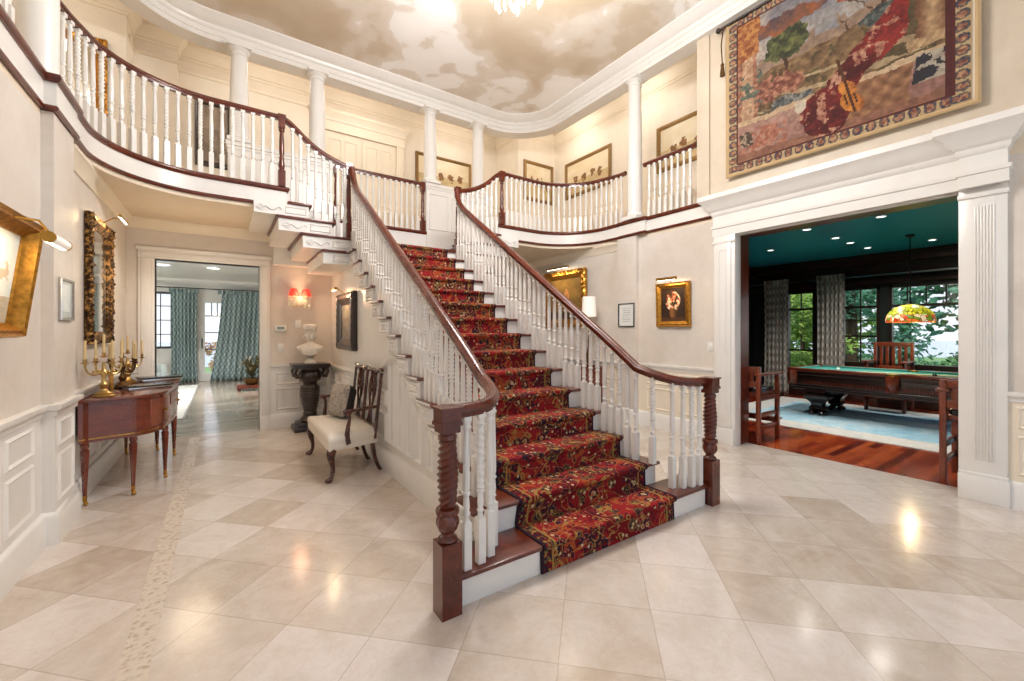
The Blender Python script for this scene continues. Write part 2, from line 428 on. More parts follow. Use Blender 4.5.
def tag(o, label, cat, group=None, kind=None):
    o['label'] = label; o['category'] = cat
    if group: o['group'] = group
    o['kind'] = kind or 'thing'
    return o
def thing(name, label, cat, loc=(0, 0, 0), rz=0, group=None):
    o = bpy.data.objects.new(name, None); C.objects.link(o); o.empty_display_size = .1
    o.location = loc; o.rotation_euler = (0, 0, rz); return tag(o, label, cat, group)
def struct(o): o['kind'] = 'structure'; return o
def dup(o, loc=None, rz=None, label=None, parent=None):
    c = o.copy(); C.objects.link(c); c.parent = parent
    if loc is not None: c.location = loc
    if rz is not None: c.rotation_euler = (0, 0, rz)
    if label: c['label'] = label
    for ch in list(o.children): dup(ch, parent=c)
    return c
def inst(me_obj, name, parent, loc, rz=0, scale=None):
    c = bpy.data.objects.new(name, me_obj.data); C.objects.link(c); c.parent = parent; c.location = loc; c.rotation_euler = (0, 0, rz)
    if scale: c.scale = scale
    return c
def box(name, mat, x0, x1, y0, y1, z0, z1, parent=None, bevel=0):
    return MB().box(x0, x1, y0, y1, z0, z1).build(name, mat, parent, bevel=bevel)
def bez(p0, p1, p2, p3, n=10):
    p0, p1, p2, p3 = map(Vector, (p0, p1, p2, p3)); o = []
    for i in range(n + 1):
        t = i / n; o.append(p0*(1-t)**3 + 3*p1*t*(1-t)**2 + 3*p2*t*t*(1-t) + p3*t**3)
    return o
def arc(cx, cy, r, a0, a1, n=16):
    return [(cx + r*cos(math.radians(a0 + (a1-a0)*i/n)), cy + r*sin(math.radians(a0 + (a1-a0)*i/n))) for i in range(n + 1)]
def resample(pts, step):
    P = [Vector(p) for p in pts]; L = [0]
    for i in range(1, len(P)): L.append(L[-1] + (P[i] - P[i-1]).length)
    n = max(1, round(L[-1] / step)); out = []
    for k in range(n + 1):
        d = L[-1] * k / n; i = 1
        while i < len(L) - 1 and L[i] < d: i += 1
        t = (d - L[i-1]) / max(1e-9, L[i] - L[i-1]); p = P[i-1].lerp(P[i], t); out.append((p, (P[i] - P[i-1]).normalized()))
    return out
def canvas(name, mat, parent, org, ux, uy, nx, ny, fn):
    """a woven / painted sheet: fn(u, v) -> sRGB triple, cell by cell"""
    org, ux, uy = Vector(org), Vector(ux), Vector(uy)
    m = MB().grid(nx, ny, lambda u, v: org + ux * u + uy * v); me = bpy.data.meshes.new(name); me.from_pydata(m.v, [], m.f)
    at = me.color_attributes.new('Col', 'FLOAT_COLOR', 'CORNER'); buf = []
    for j in range(ny):
        for i in range(nx):
            c = fn((i + .5) / nx, (j + .5) / ny)
            c = [max(0, min(1, k)) for k in c]
            c = [k / 12.92 if k <= .04045 else ((k + .055) / 1.055) ** 2.4 for k in c] + [1.0]
            buf += c * 4
    at.data.foreach_set('color', buf); me.materials.append(mat)
    o = bpy.data.objects.new(name, me); C.objects.link(o); o.parent = parent; return o

# value noise for the painted sheets
def _h(i, j, s=0):
    n = (i * 374761393 + j * 668265263 + s * 974634541) & 0xffffffff
    n = ((n ^ (n >> 13)) * 1274126177) & 0xffffffff
    return ((n ^ (n >> 16)) & 0xffff) / 65535
def vn(x, y, s=0):
    i, j = math.floor(x), math.floor(y); a, b = x - i, y - j
    a = a*a*(3-2*a); b = b*b*(3-2*b)
    return (_h(i,j,s)*(1-a) + _h(i+1,j,s)*a)*(1-b) + (_h(i,j+1,s)*(1-a) + _h(i+1,j+1,s)*a)*b
def fbm(x, y, s=0, o=4):
    t = 0; w = .5
    for k in range(o): t += w * vn(x, y, s + k); x *= 2.03; y *= 2.03; w *= .5
    return t / (1 - .5 ** o)
def hx(h): h = h.lstrip('#'); return tuple(int(h[i:i+2], 16) / 255 for i in (0, 2, 4))
def mixc(a, b, t): t = max(0, min(1, t)); return tuple(x + (y - x) * t for x, y in zip(a, b))
def ell(u, v, cx, cy, rx, ry): return ((u-cx)/rx)**2 + ((v-cy)/ry)**2
# ------------------------------------------------------------------ the room
XC = 2.24; XW0, XW1 = -1.05, 5.53; YB = 7.39; FZ = 3.3; YF = -3.2
def mx(p): return (2 * XC - p[0],) + tuple(p[1:])
def S(o): return struct(o)

S(box('floor', M_marblefloor, XW0 - .1, 5.8, YF, YB + .16, -.1, 0))
S(box('trim_floor_border', M_mosaic, -.385, -.27, YF, YB, -.005, .0015))
S(box('floor_billiard', M_floor_red, 5.8, 11.3, YF, 5.5, -.1, 0))
S(box('floor_living', M_floor_grey, -5, 5.5, YB + .16, 15.7, -.1, -.001))

# lower walls
m = MB().box(XW0 - .2, XW0, YF, YB + .16, 0, 3.0); m.box(XW0, -.985, 4.27, 4.75, .95, 3.04); m.box(XW0, -.985, 4.27, 4.75, 0, .95)
S(m.build('wall_left', M_wall))
m = MB().box(XW0, -.76, YB, YB + .16, 0, 3.0).box(.45, 6.0, YB, YB + .16, 0, 3.0).box(-.76, .45, YB, YB + .16, 2.475, 3.0)
S(m.build('wall_back', M_wall))
m = MB().box(XW1, 5.8, 2.9, YB, 0, 3.0).box(XW1, 5.8, YF, .84, 0, 3.0).box(XW1, 5.8, .84, 2.9, 2.77, 3.0)
m.box(5.465, XW1, 4.43, 4.82, 0, 3.04)
S(m.build('wall_right', M_wall))
m = MB().box(5.56, 5.8, YF, 3.40, 3.0, 6.35).box(5.53, 5.8, 3.24, 3.42, 3.3, 6.35)
S(m.build('wall_right_upper', M_wallup))

# upper storey slab with the open well
arcL = arc(-.1, 5.07, .9, 180, 90, 14)
edgeL = arcL + [(.62, 5.97)]
wellL = [(-1.05, YF), (-1.05, 4.8)] + arcL + [(.62, 5.97), (.62, 7.16)]
well = wellL + [mx(p) for p in reversed(wellL)]
S(MB().holed([(-3.3, YF), (5.8, YF), (5.8, 9.2), (-3.3, 9.2)], [well], 3.0, 3.285).build('floor_upper', M_soffit, smooth=0))
S(box('floor_gallery_right', M_soffit, 5.8, 7.0, 3.3, 9.2, 3.15, 3.285))
# fascia bands: white board, dark nosing above, dark bead below
pA = [(-1.05, YF), (-1.05, 4.27), (-.985, 4.27), (-.985, 4.75), (-1.04, 4.75), (-1.04, 4.84)]
pB = [(-1.0, 4.78)] + arcL + [(.64, 5.97), (.64, 6.02)]
white_p = [(-.02, 3.08), (.018, 3.08), (.018, 3.25), (-.02, 3.25)]
nose_p = [(-.04, 3.245), (.03, 3.245), (.045, 3.262), (.048, 3.28), (.04, 3.3), (-.04, 3.3)]
bead_p = [(-.02, 3.045), (.022, 3.045), (.03, 3.058), (.03, 3.07), (.02, 3.083), (-.02, 3.083)]
W = MB(); B1 = MB(); B2 = MB()
for P in (pA, pB):
    for Q in (P, [mx(p) for p in reversed(P)]):
        if P is pA and Q is not P: Q = [q for q in Q if q[1] > 3.2] + [(Q[-1][0], 3.2)]
        q3 = [(a, b, 0) for a, b in Q]
        W.sweep(q3, white_p); B1.sweep(q3, nose_p); B2.sweep(q3, bead_p)
g3 = [(1.45, 7.165, 0), (3.03, 7.165, 0)]
W.sweep(g3, [(-.01, 2.75), (.018, 2.75), (.018, 3.25), (-.01, 3.25)]); B1.sweep(g3, nose_p)
S(W.build('trim_fascia', M_white)); S(B1.build('trim_nosing', M_mahograil)); S(B2.build('trim_bead', M_mahograil))
S(box('wall_landing', M_white, .62, 3.86, 7.17, 7.39, 2.5, 3.0))

# lower crown, chair rails, skirtings
crown = [(0, 2.86), (.012, 2.86), (.02, 2.9), (.06, 2.96), (.075, 2.975), (.075, 3.0), (0, 3.0)]
m = MB().sweep([(XW0, 4.76, 0), (XW0, YB, 0), (1.46, YB, 0)], crown)
m.sweep([(XW1, YB, 0), (XW1, 4.83, 0)], crown); m.sweep([(3.0, YB, 0), (XW1, YB, 0)], crown)
S(m.build('trim_lower_crown', M_trimcream))
rail_p = [(0, .9), (.018, .9), (.022, .935), (.045, .95), (.05, .965), (.05, .985), (0, .985)]
skirt_p = [(0, 0), (.035, 0), (.035, .17), (.03, .18), (.028, .2), (.012, .225), (0, .23)]
def runs(path, prof): return MB().sweep([(a, b, 0) for a, b in path], prof)
PL = [(XW0, YF), (XW0, 4.27), (-.985, 4.27), (-.985, 4.75), (XW0, 4.75), (XW0, YB), (-.93, YB)]
PR = [(1.46, YB)]
S(runs(PL, rail_p).build('trim_chair_rail_left', M_white)); S(runs(PL, skirt_p).build('baseboard_left', M_white))
S(runs([(.59, YB), (1.46, YB)], rail_p).build('trim_chair_rail_back', M_white)); S(runs([(.59, YB), (1.46, YB)], skirt_p).build('baseboard_back', M_white))
PRR = [(XW1, YB), (XW1, 4.82), (5.465, 4.82), (5.465, 4.43), (XW1, 4.43), (XW1, 3.14)]
PRN = [(XW1, .56), (XW1, YF)]
m = runs(PRR, rail_p); m.sweep([(a, b, 0) for a, b in PRN], rail_p); S(m.build('trim_chair_rail_right', M_white))
m = runs(PRR, skirt_p); m.sweep([(a, b, 0) for a, b in PRN], skirt_p); S(m.build('baseboard_right', M_white))

# white wainscot sheets with framed panels
m = MB().box(XW0 - .01, XW0 + .006, YF, YB, .2, .92).box(XW0, -.979, 4.265, 4.755, .2, .92)
def wl(y0, y1, z0, z1, x=XW0 + .006): m.frame([(x, y0, z0), (x, y1, z0), (x, y1, z1), (x, y0, z1)], (1, 0, 0), .03, .014)
y = YF + .1
while y < 4.1:
    wl(y, y + .44, .28, .62); wl(y, y + .44, .67, .86); y += .52
wl(4.33, 4.69, .28, .62, -.979); wl(4.33, 4.69, .67, .86, -.979)
for y in (4.84, 5.36, 5.88, 6.40, 6.90): wl(y, y + .42, .28, .62); wl(y, y + .42, .67, .86)
S(m.build('trim_wainscot_left', M_white))
m = MB().box(.59, 1.46, YB - .006, YB + .01, .2, .92)
for x0, x1 in ((.66, 1.0), (1.06, 1.4)):
    for z0, z1 in ((.28, .62), (.67, .86)): m.frame([(x0, YB-.006, z0), (x1, YB-.006, z0), (x1, YB-.006, z1), (x0, YB-.006, z1)], (0, -1, 0), .03, .014)
S(m.build('trim_wainscot_back', M_white))
m = MB().box(XW1 - .006, XW1 + .01, YF, .56, .2, .92).box(XW1 - .006, XW1 + .01, 3.14, YB, .2, .92)
def wr(y0, y1, z0, z1): m.frame([(XW1-.006, y1, z0), (XW1-.006, y0, z0), (XW1-.006, y0, z1), (XW1-.006, y1, z1)], (-1, 0, 0), .03, .014)
for y in (.05, -.45, -.95, 3.24, 3.82, 4.9, 5.5, 6.1, 6.7):
    wr(y, y + .46, .28, .62); wr(y, y + .46, .67, .86)
S(m.build('trim_wainscot_right', M_trimcream))

# cased opening to the living room
m = MB()
for x0, x1 in ((-.93, -.76), (.45, .59)):
    m.box(x0, x1, YB - .03, YB + .19, 0, 2.475); m.box(x0 + .03, x1 - .03, YB - .045, YB, .23, 2.475); m.box(x0, x1, YB - .045, YB, 0, .22)
m.box(-.93, .59, YB - .03, YB + .19, 2.475, 2.6).box(-.95, .61, YB - .05, YB, 2.58, 2.63).box(-.9, .56, YB - .045, YB, 2.5, 2.56)
S(m.build('trim_living_doorway', M_white, bevel=.006))

# big cased opening to the billiard room: pilasters, flutes, entablature
m = MB().box(5.47, 5.62, 2.855, 3.14, 0, 2.77).box(5.45, 5.53, 2.9, 3.11, .24, 2.66).box(5.44, 5.54, 2.86, 3.16, 0, .22).box(5.45, 5.54, 2.86, 3.15, 2.66, 2.7)
m.frame([(5.449, 3.06, .32), (5.449, 2.95, .32), (5.449, 2.95, 2.58), (5.449, 3.06, 2.58)], (-1, 0, 0), .015, .008)
m.box(5.50, 5.62, .82, .848, 0, 2.77)
m.box(5.49, 5.54, .555, .845, 0, 2.77).box(5.47, 5.54, .54, .848, 0, .22).box(5.48, 5.54, .548, .846, .22, .25).box(5.475, 5.54, .545, .852, 2.68, 2.72)
for k in range(7): m.box(5.482, 5.495, .626 + k*.0185, .637 + k*.0185, .36, 2.6)
m.box(5.56, 5.62, .845, 2.87, 2.755, 2.78)
S(m.build('trim_billiard_casing', M_white, bevel=.004))
S(MB().box(5.62, 5.84, 2.86, 2.91, 0, 2.77).box(5.62, 5.84, .83, .845, 0, 2.77).box(5.62, 5.84, .84, 2.9, 2.755, 2.79).build('trim_billiard_jamb', M_mahog))
ent = [(-.03, 2.765), (.02, 2.765), (.02, 2.87), (.032, 2.875), (.035, 2.91), (.012, 2.915), (.012, 3.04), (.03, 3.06), (.035, 3.1), (.07, 3.13), (.1, 3.19), (.145, 3.235), (.16, 3.25), (.16, 3.31), (-.03, 3.31)]
S(MB().sweep([(5.56, 3.14, 0), (5.49, 3.14, 0), (5.49, .82, 0), (5.44, .82, 0), (5.44, .56, 0), (5.56, .56, 0)], ent).build('trim_billiard_entablature', M_white))
S(MB().sweep([(5.535, 3.1, 0), (5.535, .6, 0)], [(-.02, 3.31), (.03, 3.31), (.03, 3.33), (-.02, 3.33)]).build('trim_cornice_cap', M_white))

# ring entablature and painted ceiling
RX = -1.07
ringL = [(RX, YF)] + arc(RX + .95, 6.31, .95, 180, 90, 18)
mr = lambda p: (4.39 - p[0], p[1])
ring = ringL + [mr(p) for p in reversed(ringL)]
prof = [(-.26, 5.6), (0, 5.6), (0, 5.665), (.015, 5.67), (.018, 5.735), (.03, 5.74), (.05, 5.765), (.055, 5.79), (.1, 5.805), (.15, 5.835), (.185, 5.87), (.2, 5.88), (.2, 5.94), (-.26, 5.94)]
S(MB().sweep([(a, b, 0) for a, b in ring], prof).build('trim_ring_entablature', M_white))
inner = [(-1.15, YF)] + arc(-.12, 6.31, 1.03, 180, 90, 18); inner = inner + [mr(p) for p in reversed(inner)]
S(MB().prism(inner, 'z', 5.905, 5.97).build('ceiling', M_mural, smooth=0))
S(box('ceiling_gallery', M_hallceil, -3.4, 7.1, YF, 9.3, 6.32, 6.42))

# gallery walls behind the columns
m = MB().box(-3.4, -3.25, YF, 8.3, 3.28, 6.32)
S(m.build('wall_gallery_left', M_cream))
m = MB().box(-3.4, -1.16, 8.2, 8.35, 3.28, 6.32).box(-1.2, -1.16, 8.35, 8.75, 3.28, 6.32).box(-1.18, -.62, 8.75, 8.9, 3.28, 6.32).box(-.66, -.62, 8.9, 9.0, 3.28, 6.32)
m.box(-.64, 1.62, 9.0, 9.15, 3.28, 6.32).box(3.1, 5.72, 9.0, 9.15, 3.28, 6.32).box(1.62, 3.1, 9.0, 9.15, 5.5, 6.32).box(5.70, 5.85, 8.2, 9.0, 3.28, 6.32).box(5.7, 7.05, 8.05, 8.2, 3.28, 6.32)
S(m.build('wall_gallery_back', M_cream))
S(box('wall_gallery_right', M_cream, 6.85, 7.05, 3.2, 8.2, 3.28, 6.32))
S(box('wall_gallery_end', M_cream, 5.8, 6.85, 3.2, 3.35, 3.28, 6.32))
gcr = [(0, 6.08), (.015, 6.08), (.02, 6.12), (.035, 6.13), (.045, 6.19), (.11, 6.26), (.13, 6.28), (.13, 6.32), (0, 6.32)]
m = MB().sweep([(-3.25, YF, 0), (-3.25, 8.2, 0), (-1.16, 8.2, 0), (-1.16, 8.75, 0), (-.62, 8.75, 0), (-.62, 9.0, 0), (5.70, 9.0, 0), (5.70, 8.05, 0), (6.85, 8.05, 0), (6.85, 3.35, 0)], gcr)
fr = [(0, 5.86), (.02, 5.865), (.025, 5.89), (.01, 5.91), (0, 5.91)]
m.sweep([(-1.16, 8.36, 0), (-1.16, 8.75, 0), (-.62, 8.75, 0), (-.62, 9.0, 0), (3.3, 9.0, 0)], fr)
S(m.build('trim_gallery_crown', M_trimcream))
# double door on the upper landing
m = MB().box(1.62, 3.1, 8.98, 9.04, 3.28, 5.5)
for a, b in ((1.66, 2.34), (2.38, 3.06)):
    m.box(a, b, 8.955, 8.99, 3.29, 5.47)
    for c, d in ((a + .07, (a + b) / 2 - .03), ((a + b) / 2 + .03, b - .07)):
        for z0, z1 in ((3.45, 4.05), (4.13, 4.75), (4.83, 5.36)): m.frame([(c, 8.955, z0), (d, 8.955, z0), (d, 8.955, z1), (c, 8.955, z1)], (0, -1, 0), .03, .012)
S(m.build('door_1', M_trimcream))
m = MB().box(1.46, 1.62, 8.93, 9.0, 3.28, 5.6).box(3.1, 3.26, 8.93, 9.0, 3.28, 5.6).box(1.44, 3.28, 8.92, 9.0, 5.5, 5.72)
m.sweep([(1.44, 9.0, 0), (1.44, 8.92, 0), (3.28, 8.92, 0), (3.28, 9.0, 0)], [(0, 5.68), (.02, 5.7), (.03, 5.76), (.1, 5.84), (.1, 5.88), (0, 5.88)])
S(m.build('trim_gallery_door', M_trimcream))

# low panelled piers at the back of the gallery carrying columns
for k, (x0, x1, zb) in enumerate(((.05, 1.44, 3.28), (3.04, 4.43, 3.28))):
    m = MB().box(x0, x1, 7.17, 7.36, zb, 4.14).box(x0 - .025, x1 + .025, 7.14, 7.39, 4.14, 4.2).box(x0 - .012, x1 + .012, 7.155, 7.37, 4.1, 4.14)
    xa, xb = (x0, x1)
    n = 3
    for i in range(n):
        c = xa + .05 + i * (xb - xa - .06) / n; d = c + (xb - xa - .06) / n - .05
        m.frame([(c, 7.17, 3.35), (d, 7.17, 3.35), (d, 7.17, 4.02), (c, 7.17, 4.02)], (0, -1, 0), .03, .012)
    lo, hi = (max(x0, .63), x1) if k == 0 else (x0, min(x1, 3.85))
    m.box(lo, hi, 7.15, 7.18, 2.75, 3.3)
    S(m.build('trim_gallery_pier', M_white))

def column(x, y, z0, z1, label):
    t = thing('column', label, 'column', (x, y, z0), group='columns of the upper gallery')
    h = z1 - z0
    MB().box(-.15, .15, -.15, .15, 0, .05).lathe([(.14, .05), (.148, .065), (.14, .085), (.128, .095), (.125, .11)], seg=24).build('base', M_white, t)
    MB().lathe([(.118, .1), (.118, h * .33), (.112, h * .6), (.098, h - .13)], seg=28).build('shaft', M_white, t)
    MB().lathe([(.098, h - .14), (.11, h - .135), (.11, h - .12), (.1, h - .115), (.1, h - .085), (.112, h - .08), (.135, h - .05), (.135, h - .045)], seg=24).box(-.145, .145, -.145, .145, h - .045, h).build('capital', M_white, t)
    return t
column(-1.13, 4.52, FZ, 5.6, 'tall white round column beside the nearest end of the curved balcony')
column(.19, 7.26, 4.2, 5.6, 'slender white column over the panelled pier, first along the back gallery')
column(1.23, 7.26, 4.2, 5.6, 'slender white column just before the double door of the gallery')
column(3.15, 7.26, 4.2, 5.6, 'white column on the pier in front of the wide lit painting')
column(4.17, 7.26, 4.2, 5.6, 'white column between the wide lit painting and the corner painting')
column(5.53, 4.51, FZ, 5.6, 'tall white column standing in the balcony railing near the tapestry')

# ---------------------------------------------------------------- billiard room shell
BX = 11.0; BC = 3.06
m = MB().box(5.8, BX, 5.3, 5.45, 0, BC).box(5.8, BX, YF - .1, YF, 0, BC)
S(m.build('wall_billiard_left', M_darkgreen))
S(box('wall_billiard_entry', M_darkgreen, 5.8, 5.83, 2.9, 5.3, 0, BC)); S(box('wall_billiard_entry_near', M_darkgreen, 5.8, 5.83, YF, .83, 0, BC))
wins = [(3.93, 4.52, .12, 2.42), (2.80, 3.45, .78, 2.42), (1.05, 2.66, .78, 2.42), (-.7, .8, .78, 2.42)]
m = MB(); yy = 5.3
for y0, y1, z0, z1 in wins:
    m.box(BX, BX + .2, y1, yy, 0, BC).box(BX, BX + .2, y0, y1, 0, z0).box(BX, BX + .2, y0, y1, z1, BC); yy = y0
m.box(BX, BX + .2, YF, yy, 0, BC)
S(m.build('wall_billiard_window', M_darkgreen))
S(box('ceiling_billiard', M_teal, 5.8, BX + .2, YF, 5.45, BC, BC + .08))
m = MB().box(BX - .16, BX, YF, 5.3, 2.62, 2.9).box(BX - .24, BX, YF, 5.3, 2.86, BC).box(BX - .1, BX, YF, 5.3, 2.46, 2.56).box(5.83, BX, 5.1, 5.3, 2.8, BC)
S(m.build('trim_billiard_beam', M_beam, bevel=.008))
S(box('trim_billiard_picture_rail', M_silver, BX - .27, BX - .24, YF, 5.3, 2.60, 2.63))
S(box('baseboard_billiard', M_beam, BX - .04, BX, YF, 5.3, 0, .26))
for k, (y0, y1, z0, z1) in enumerate(wins):
    t = bpy.data.objects.new('window_%d' % (k + 1), None); C.objects.link(t); S(t)
    m = MB()
    for a, b in ((y0, y0 + .05), (y1 - .05, y1)): m.box(BX - .02, BX + .1, a, b, z0, z1)
    m.box(BX - .02, BX + .1, y0, y1, z1 - .06, z1).box(BX - .02, BX + .1, y0, y1, z0, z0 + .07)
    n = max(2, round((y1 - y0) / .27)); zt = z1 - .42
    m.box(BX + .02, BX + .07, y0, y1, zt - .025, zt + .025)
    if k in (0, 1): m.box(BX + .02, BX + .07, y0, y1, (z0 + zt) / 2 - .02, (z0 + zt) / 2 + .02)
    for i in range(1, n): m.box(BX + .03, BX + .06, y0 + (y1-y0)*i/n - .011, y0 + (y1-y0)*i/n + .011, zt if k in (2, 3) or k == 0 else z0, z1)
    if k == 1:
        for z in (1.25, 1.72): m.box(BX + .03, BX + .06, y0, y1, z - .01, z + .01)
    m.build('sash', M_darkwood, t)
    box('pane', M_glass, BX + .043, BX + .047, y0 + .01, y1 - .01, z0 + .01, z1 - .01, t)

# ---------------------------------------------------------------- living room shell
LY = 15.5; LC = 3.0
m = MB(); ops = [(-2.3, -1.2, 1.0, 2.62), (-.62, .18, 0.02, 2.5), (1.4, 2.6, .6, 2.5)]; xx = -5
for x0, x1, z0, z1 in ops:
    m.box(xx, x0, LY, LY + .15, 0, LC).box(x0, x1, LY, LY + .15, 0, z0).box(x0, x1, LY, LY + .15, z1, LC); xx = x1
m.box(xx, 5.5, LY, LY + .15, 0, LC)
S(m.build('wall_living_window', M_white))
S(box('wall_living_left', M_cream, -5.1, -5, YB + .16, LY, 0, LC)); S(box('wall_living_right', M_white, 1.75, 1.85, 7.55, LY, 0, LC))
S(box('ceiling_living', M_white, -5, 5.5, YB + .16, LY + .15, LC, LC + .1))
S(MB().sweep([(-5, LY, 0), (1.75, LY, 0)], [(0, 2.72), (.02, 2.72), (.03, 2.78), (.1, 2.86), (.22, 2.9), (.26, 2.94), (.26, 3.0), (0, 3.0)]).build('trim_living_crown', M_white))
for k, (x0, x1, z0, z1) in enumerate(ops):
    if k == 1: continue
    t = bpy.data.objects.new('window_%d' % (5 + k), None); C.objects.link(t); S(t); m = MB()
    for a, b in ((x0, x0 + .05), (x1 - .05, x1)): m.box(a, b, LY - .02, LY + .1, z0, z1)
    m.box(x0, x1, LY - .02, LY + .1, z1 - .06, z1).box(x0, x1, LY - .02, LY + .1, z0, z0 + .06)
    for i in range(1, 4): m.box(x0 + (x1-x0)*i/4 - .012, x0 + (x1-x0)*i/4 + .012, LY + .03, LY + .06, z0, z1)
    for i in range(1, 4): m.box(x0, x1, LY + .03, LY + .06, z0 + (z1-z0)*i/4 - .012, z0 + (z1-z0)*i/4 + .012)
    m.build('sash', M_darkwood if k == 0 else M_white, t); box('pane', M_glass, x0 + .01, x1 - .01, LY + .043, LY + .047, z0 + .01, z1 - .01, t)
t = bpy.data.objects.new('door_2', None); C.objects.link(t); S(t); m = MB()
m.box(-.62, -.45, LY - .02, LY + .06, .02, 2.5).box(.01, .18, LY - .02, LY + .06, .02, 2.5).box(-.45, .01, LY - .015, LY + .06, 2.34, 2.5).box(-.45, .01, LY - .015, LY + .06, .02, .25)
m.build('leaf', M_white, t)
m = MB()
for x in (-.29, -.15): m.box(x - .012, x + .012, LY, LY + .04, 1.95, 2.34)
for z in (.95, 1.45, 1.95): m.box(-.45, .01, LY, LY + .04, z - .014, z + .014)
m.build('muntin', M_darkwood, t); box('pane', M_glass, -.45, .01, LY + .02, LY + .024, .25, 2.34, t)
MB().tube([(-.52, LY - .03, 1.0), (-.52, LY - .07, 1.0), (-.52, LY - .07, 1.28)], .012, 8).build('door_handle', M_steel, t)
# ------------------------------------------------------------------ staircase
RISE, RUN, NY = .1832, .2757, 2.01
SL, SR = 1.46, 3.02
def nose(n): return NY + (n - 1) * RUN
t_st = thing('staircase', 'grand white staircase with dark mahogany treads climbing from the marble floor', 'staircase', (XC, NY, 0))
OFF = Vector((XC, NY, 0))
def stb(m, name, mat, parent=None, **k):
    m.xform(Matrix.Translation(-OFF)); return m.build(name, mat, parent or t_st, **k)
ext = {1: (1.03, 3.45), 2: (1.28, 3.14), 3: (1.34, 3.07)}
for n in range(1, 15):
    y = nose(n); z = n * RISE
    x0, x1 = ext.get(n, (1.365, 3.02))
    m = MB().box(x0, x1, y, y + RUN + .03, z - .028, z)
    o = stb(m, 'tread', M_mahog, bevel=.008)
    if n > 1:
        for xa, xb in ((x0 - .012, x0 + .004), (x1 - .004, x1 + .012)): stb(MB().box(xa, xb, y + .035, y + RUN + .045, z - .021, z - .004), 'return_nosing', M_white, o, bevel=.004)
for n in range(1, 16):
    y = nose(n) + .03; x0, x1 = ext.get(n, (SL, SR))
    if n < 4: x0 += .03; x1 -= .03
    stb(MB().box(x0, x1, y, y + .02, (n-1) * RISE, n * RISE - .03), 'riser', M_white)
# sides of the three wide bottom steps
# landing and the two short upper flights, stepped and boxed underneath
stb(MB().box(SL - .03, SR + .03, 5.87, 7.16, 15 * RISE - .032, 15 * RISE), 'landing', M_mahog)
stb(MB().box(SL, SR, 5.9, 7.16, 15 * RISE - .2, 15 * RISE - .033), 'landing_base', M_white)
for sgn in (0, 1):
    def X(a): return a if not sgn else 2 * XC - a
    for lv, (b0, b1, t0, t1) in {17: (.30, .90, .66, .935), 16: (.56, 1.18, .53, 1.225), 15: (.83, 1.45, .80, 1.43), 14: (1.07, 1.46, 1.06, 1.42)}.items():
        z = lv * RISE
        stb(MB().box(X(t0), X(t1), 5.86, 7.16, z - .032, z), 'tread', M_mahog, bevel=.006)
        zb = (lv - 1) * RISE
        m = MB().box(X(b0), X(b1), 5.885, 7.155, zb, z - .033)
        o = stb(m, 'step_box', M_white)
        m = MB(); y = 5.885
        a, b = sorted((X(b1 - .02), X(b1 - .27)))
        m.frame([(a, y, zb + .03), (b, y, zb + .03), (b, y, z - .06), (a, y, z - .06)], (0, -1, 0), .02, .01)
        if lv > 14:
            xx = [X(b1 - .30 - .28 * i / 16) for i in range(17)]
            m.tube([(xx[i], y - .004, (zb + z) / 2 - .02 + .03 * sin(i * .75) * (1 - i / 22)) for i in range(17)], .009, 6)
            for r in (.02, .034): m.tube([(X(b1 - .53) + r * cos(a_ * .5), y - .004, (zb + z) / 2 - .02 + r * sin(a_ * .5)) for a_ in range(13)], .006, 6)
        stb(m, 'scroll_bracket', M_white, o)
# side brackets under every tread end
for n in range(2, 15):
    y = nose(n) + .03; z = n * RISE
    for xs, xf, sg in ((SL, 1.392, -1), (SR, 2.998, 1)):
        if n < 4: xf += sg * (.05 if n == 2 else .01)
        m = MB().box(xs + sg * .002, xf, y + .002, y + RUN + .012, z - RISE, z - .029)
        x = xf; zl, zh = z - RISE + .014, z - .042; ya, yb = y + .014, y + RUN
        if sg < 0:
            m.frame([(x, yb, zl), (x, ya, zl), (x, ya, zh), (x, yb, zh)], (-1, 0, 0), .016, .012)
            m.frame([(x, yb - .055, zl + .034), (x, ya + .055, zl + .034), (x, ya + .055, zh - .03), (x, yb - .055, zh - .03)], (-1, 0, 0), .026, .018)
        else:
            m.frame([(x, ya, zl), (x, yb, zl), (x, yb, zh), (x, ya, zh)], (1, 0, 0), .016, .012)
            m.frame([(x, ya + .055, zl + .034), (x, yb - .055, zl + .034), (x, yb - .055, zh - .03), (x, ya + .055, zh - .03)], (1, 0, 0), .026, .018)
        o = stb(m, 'tread_bracket', M_white)
        if 4 < n < 14:
            cy, cz = y + RUN + .05, z - RISE * .80; xc = (xf + xs) / 2 - sg * .005
            m = MB().tube([(xc, cy + (.008 + .0034 * q) * cos(q * .6 + 2.2), cz + (.008 + .0034 * q) * sin(q * .6 + 2.2)) for q in range(12)], .014, 6)
            m.tube([(xc, y + RUN, z - .06), (xc, y + RUN + .05, z - .065), (xc, cy + .04, cz + .03)], .013, 6)
            stb(m, 'scroll', M_white, o)

# walls under the stair (left one is panelled)
def saw(yend, extra=0.0):
    p = [(NY + .036, 0.0)]
    for n in range(1, 15):
        p += [(nose(n) + .036, n * RISE - .036), (nose(n + 1) + .036, n * RISE - .036)]
    p += [(nose(15) + .036, 15 * RISE - .036), (yend, 15 * RISE - .036), (yend, 0.0)]
    q = [p[0]]
    for a in p[1:]:
        if (abs(a[0] - q[-1][0]) + abs(a[1] - q[-1][1])) > 1e-5: q.append(a)
    return q
S(MB().prism(saw(7.386), 'x', SL + .005, SL + .1).build('wall_stair_left', M_white, smooth=0))
S(MB().prism(saw(7.386), 'x', SR - .1, SR - .005).build('wall_stair_right', M_white, smooth=0))
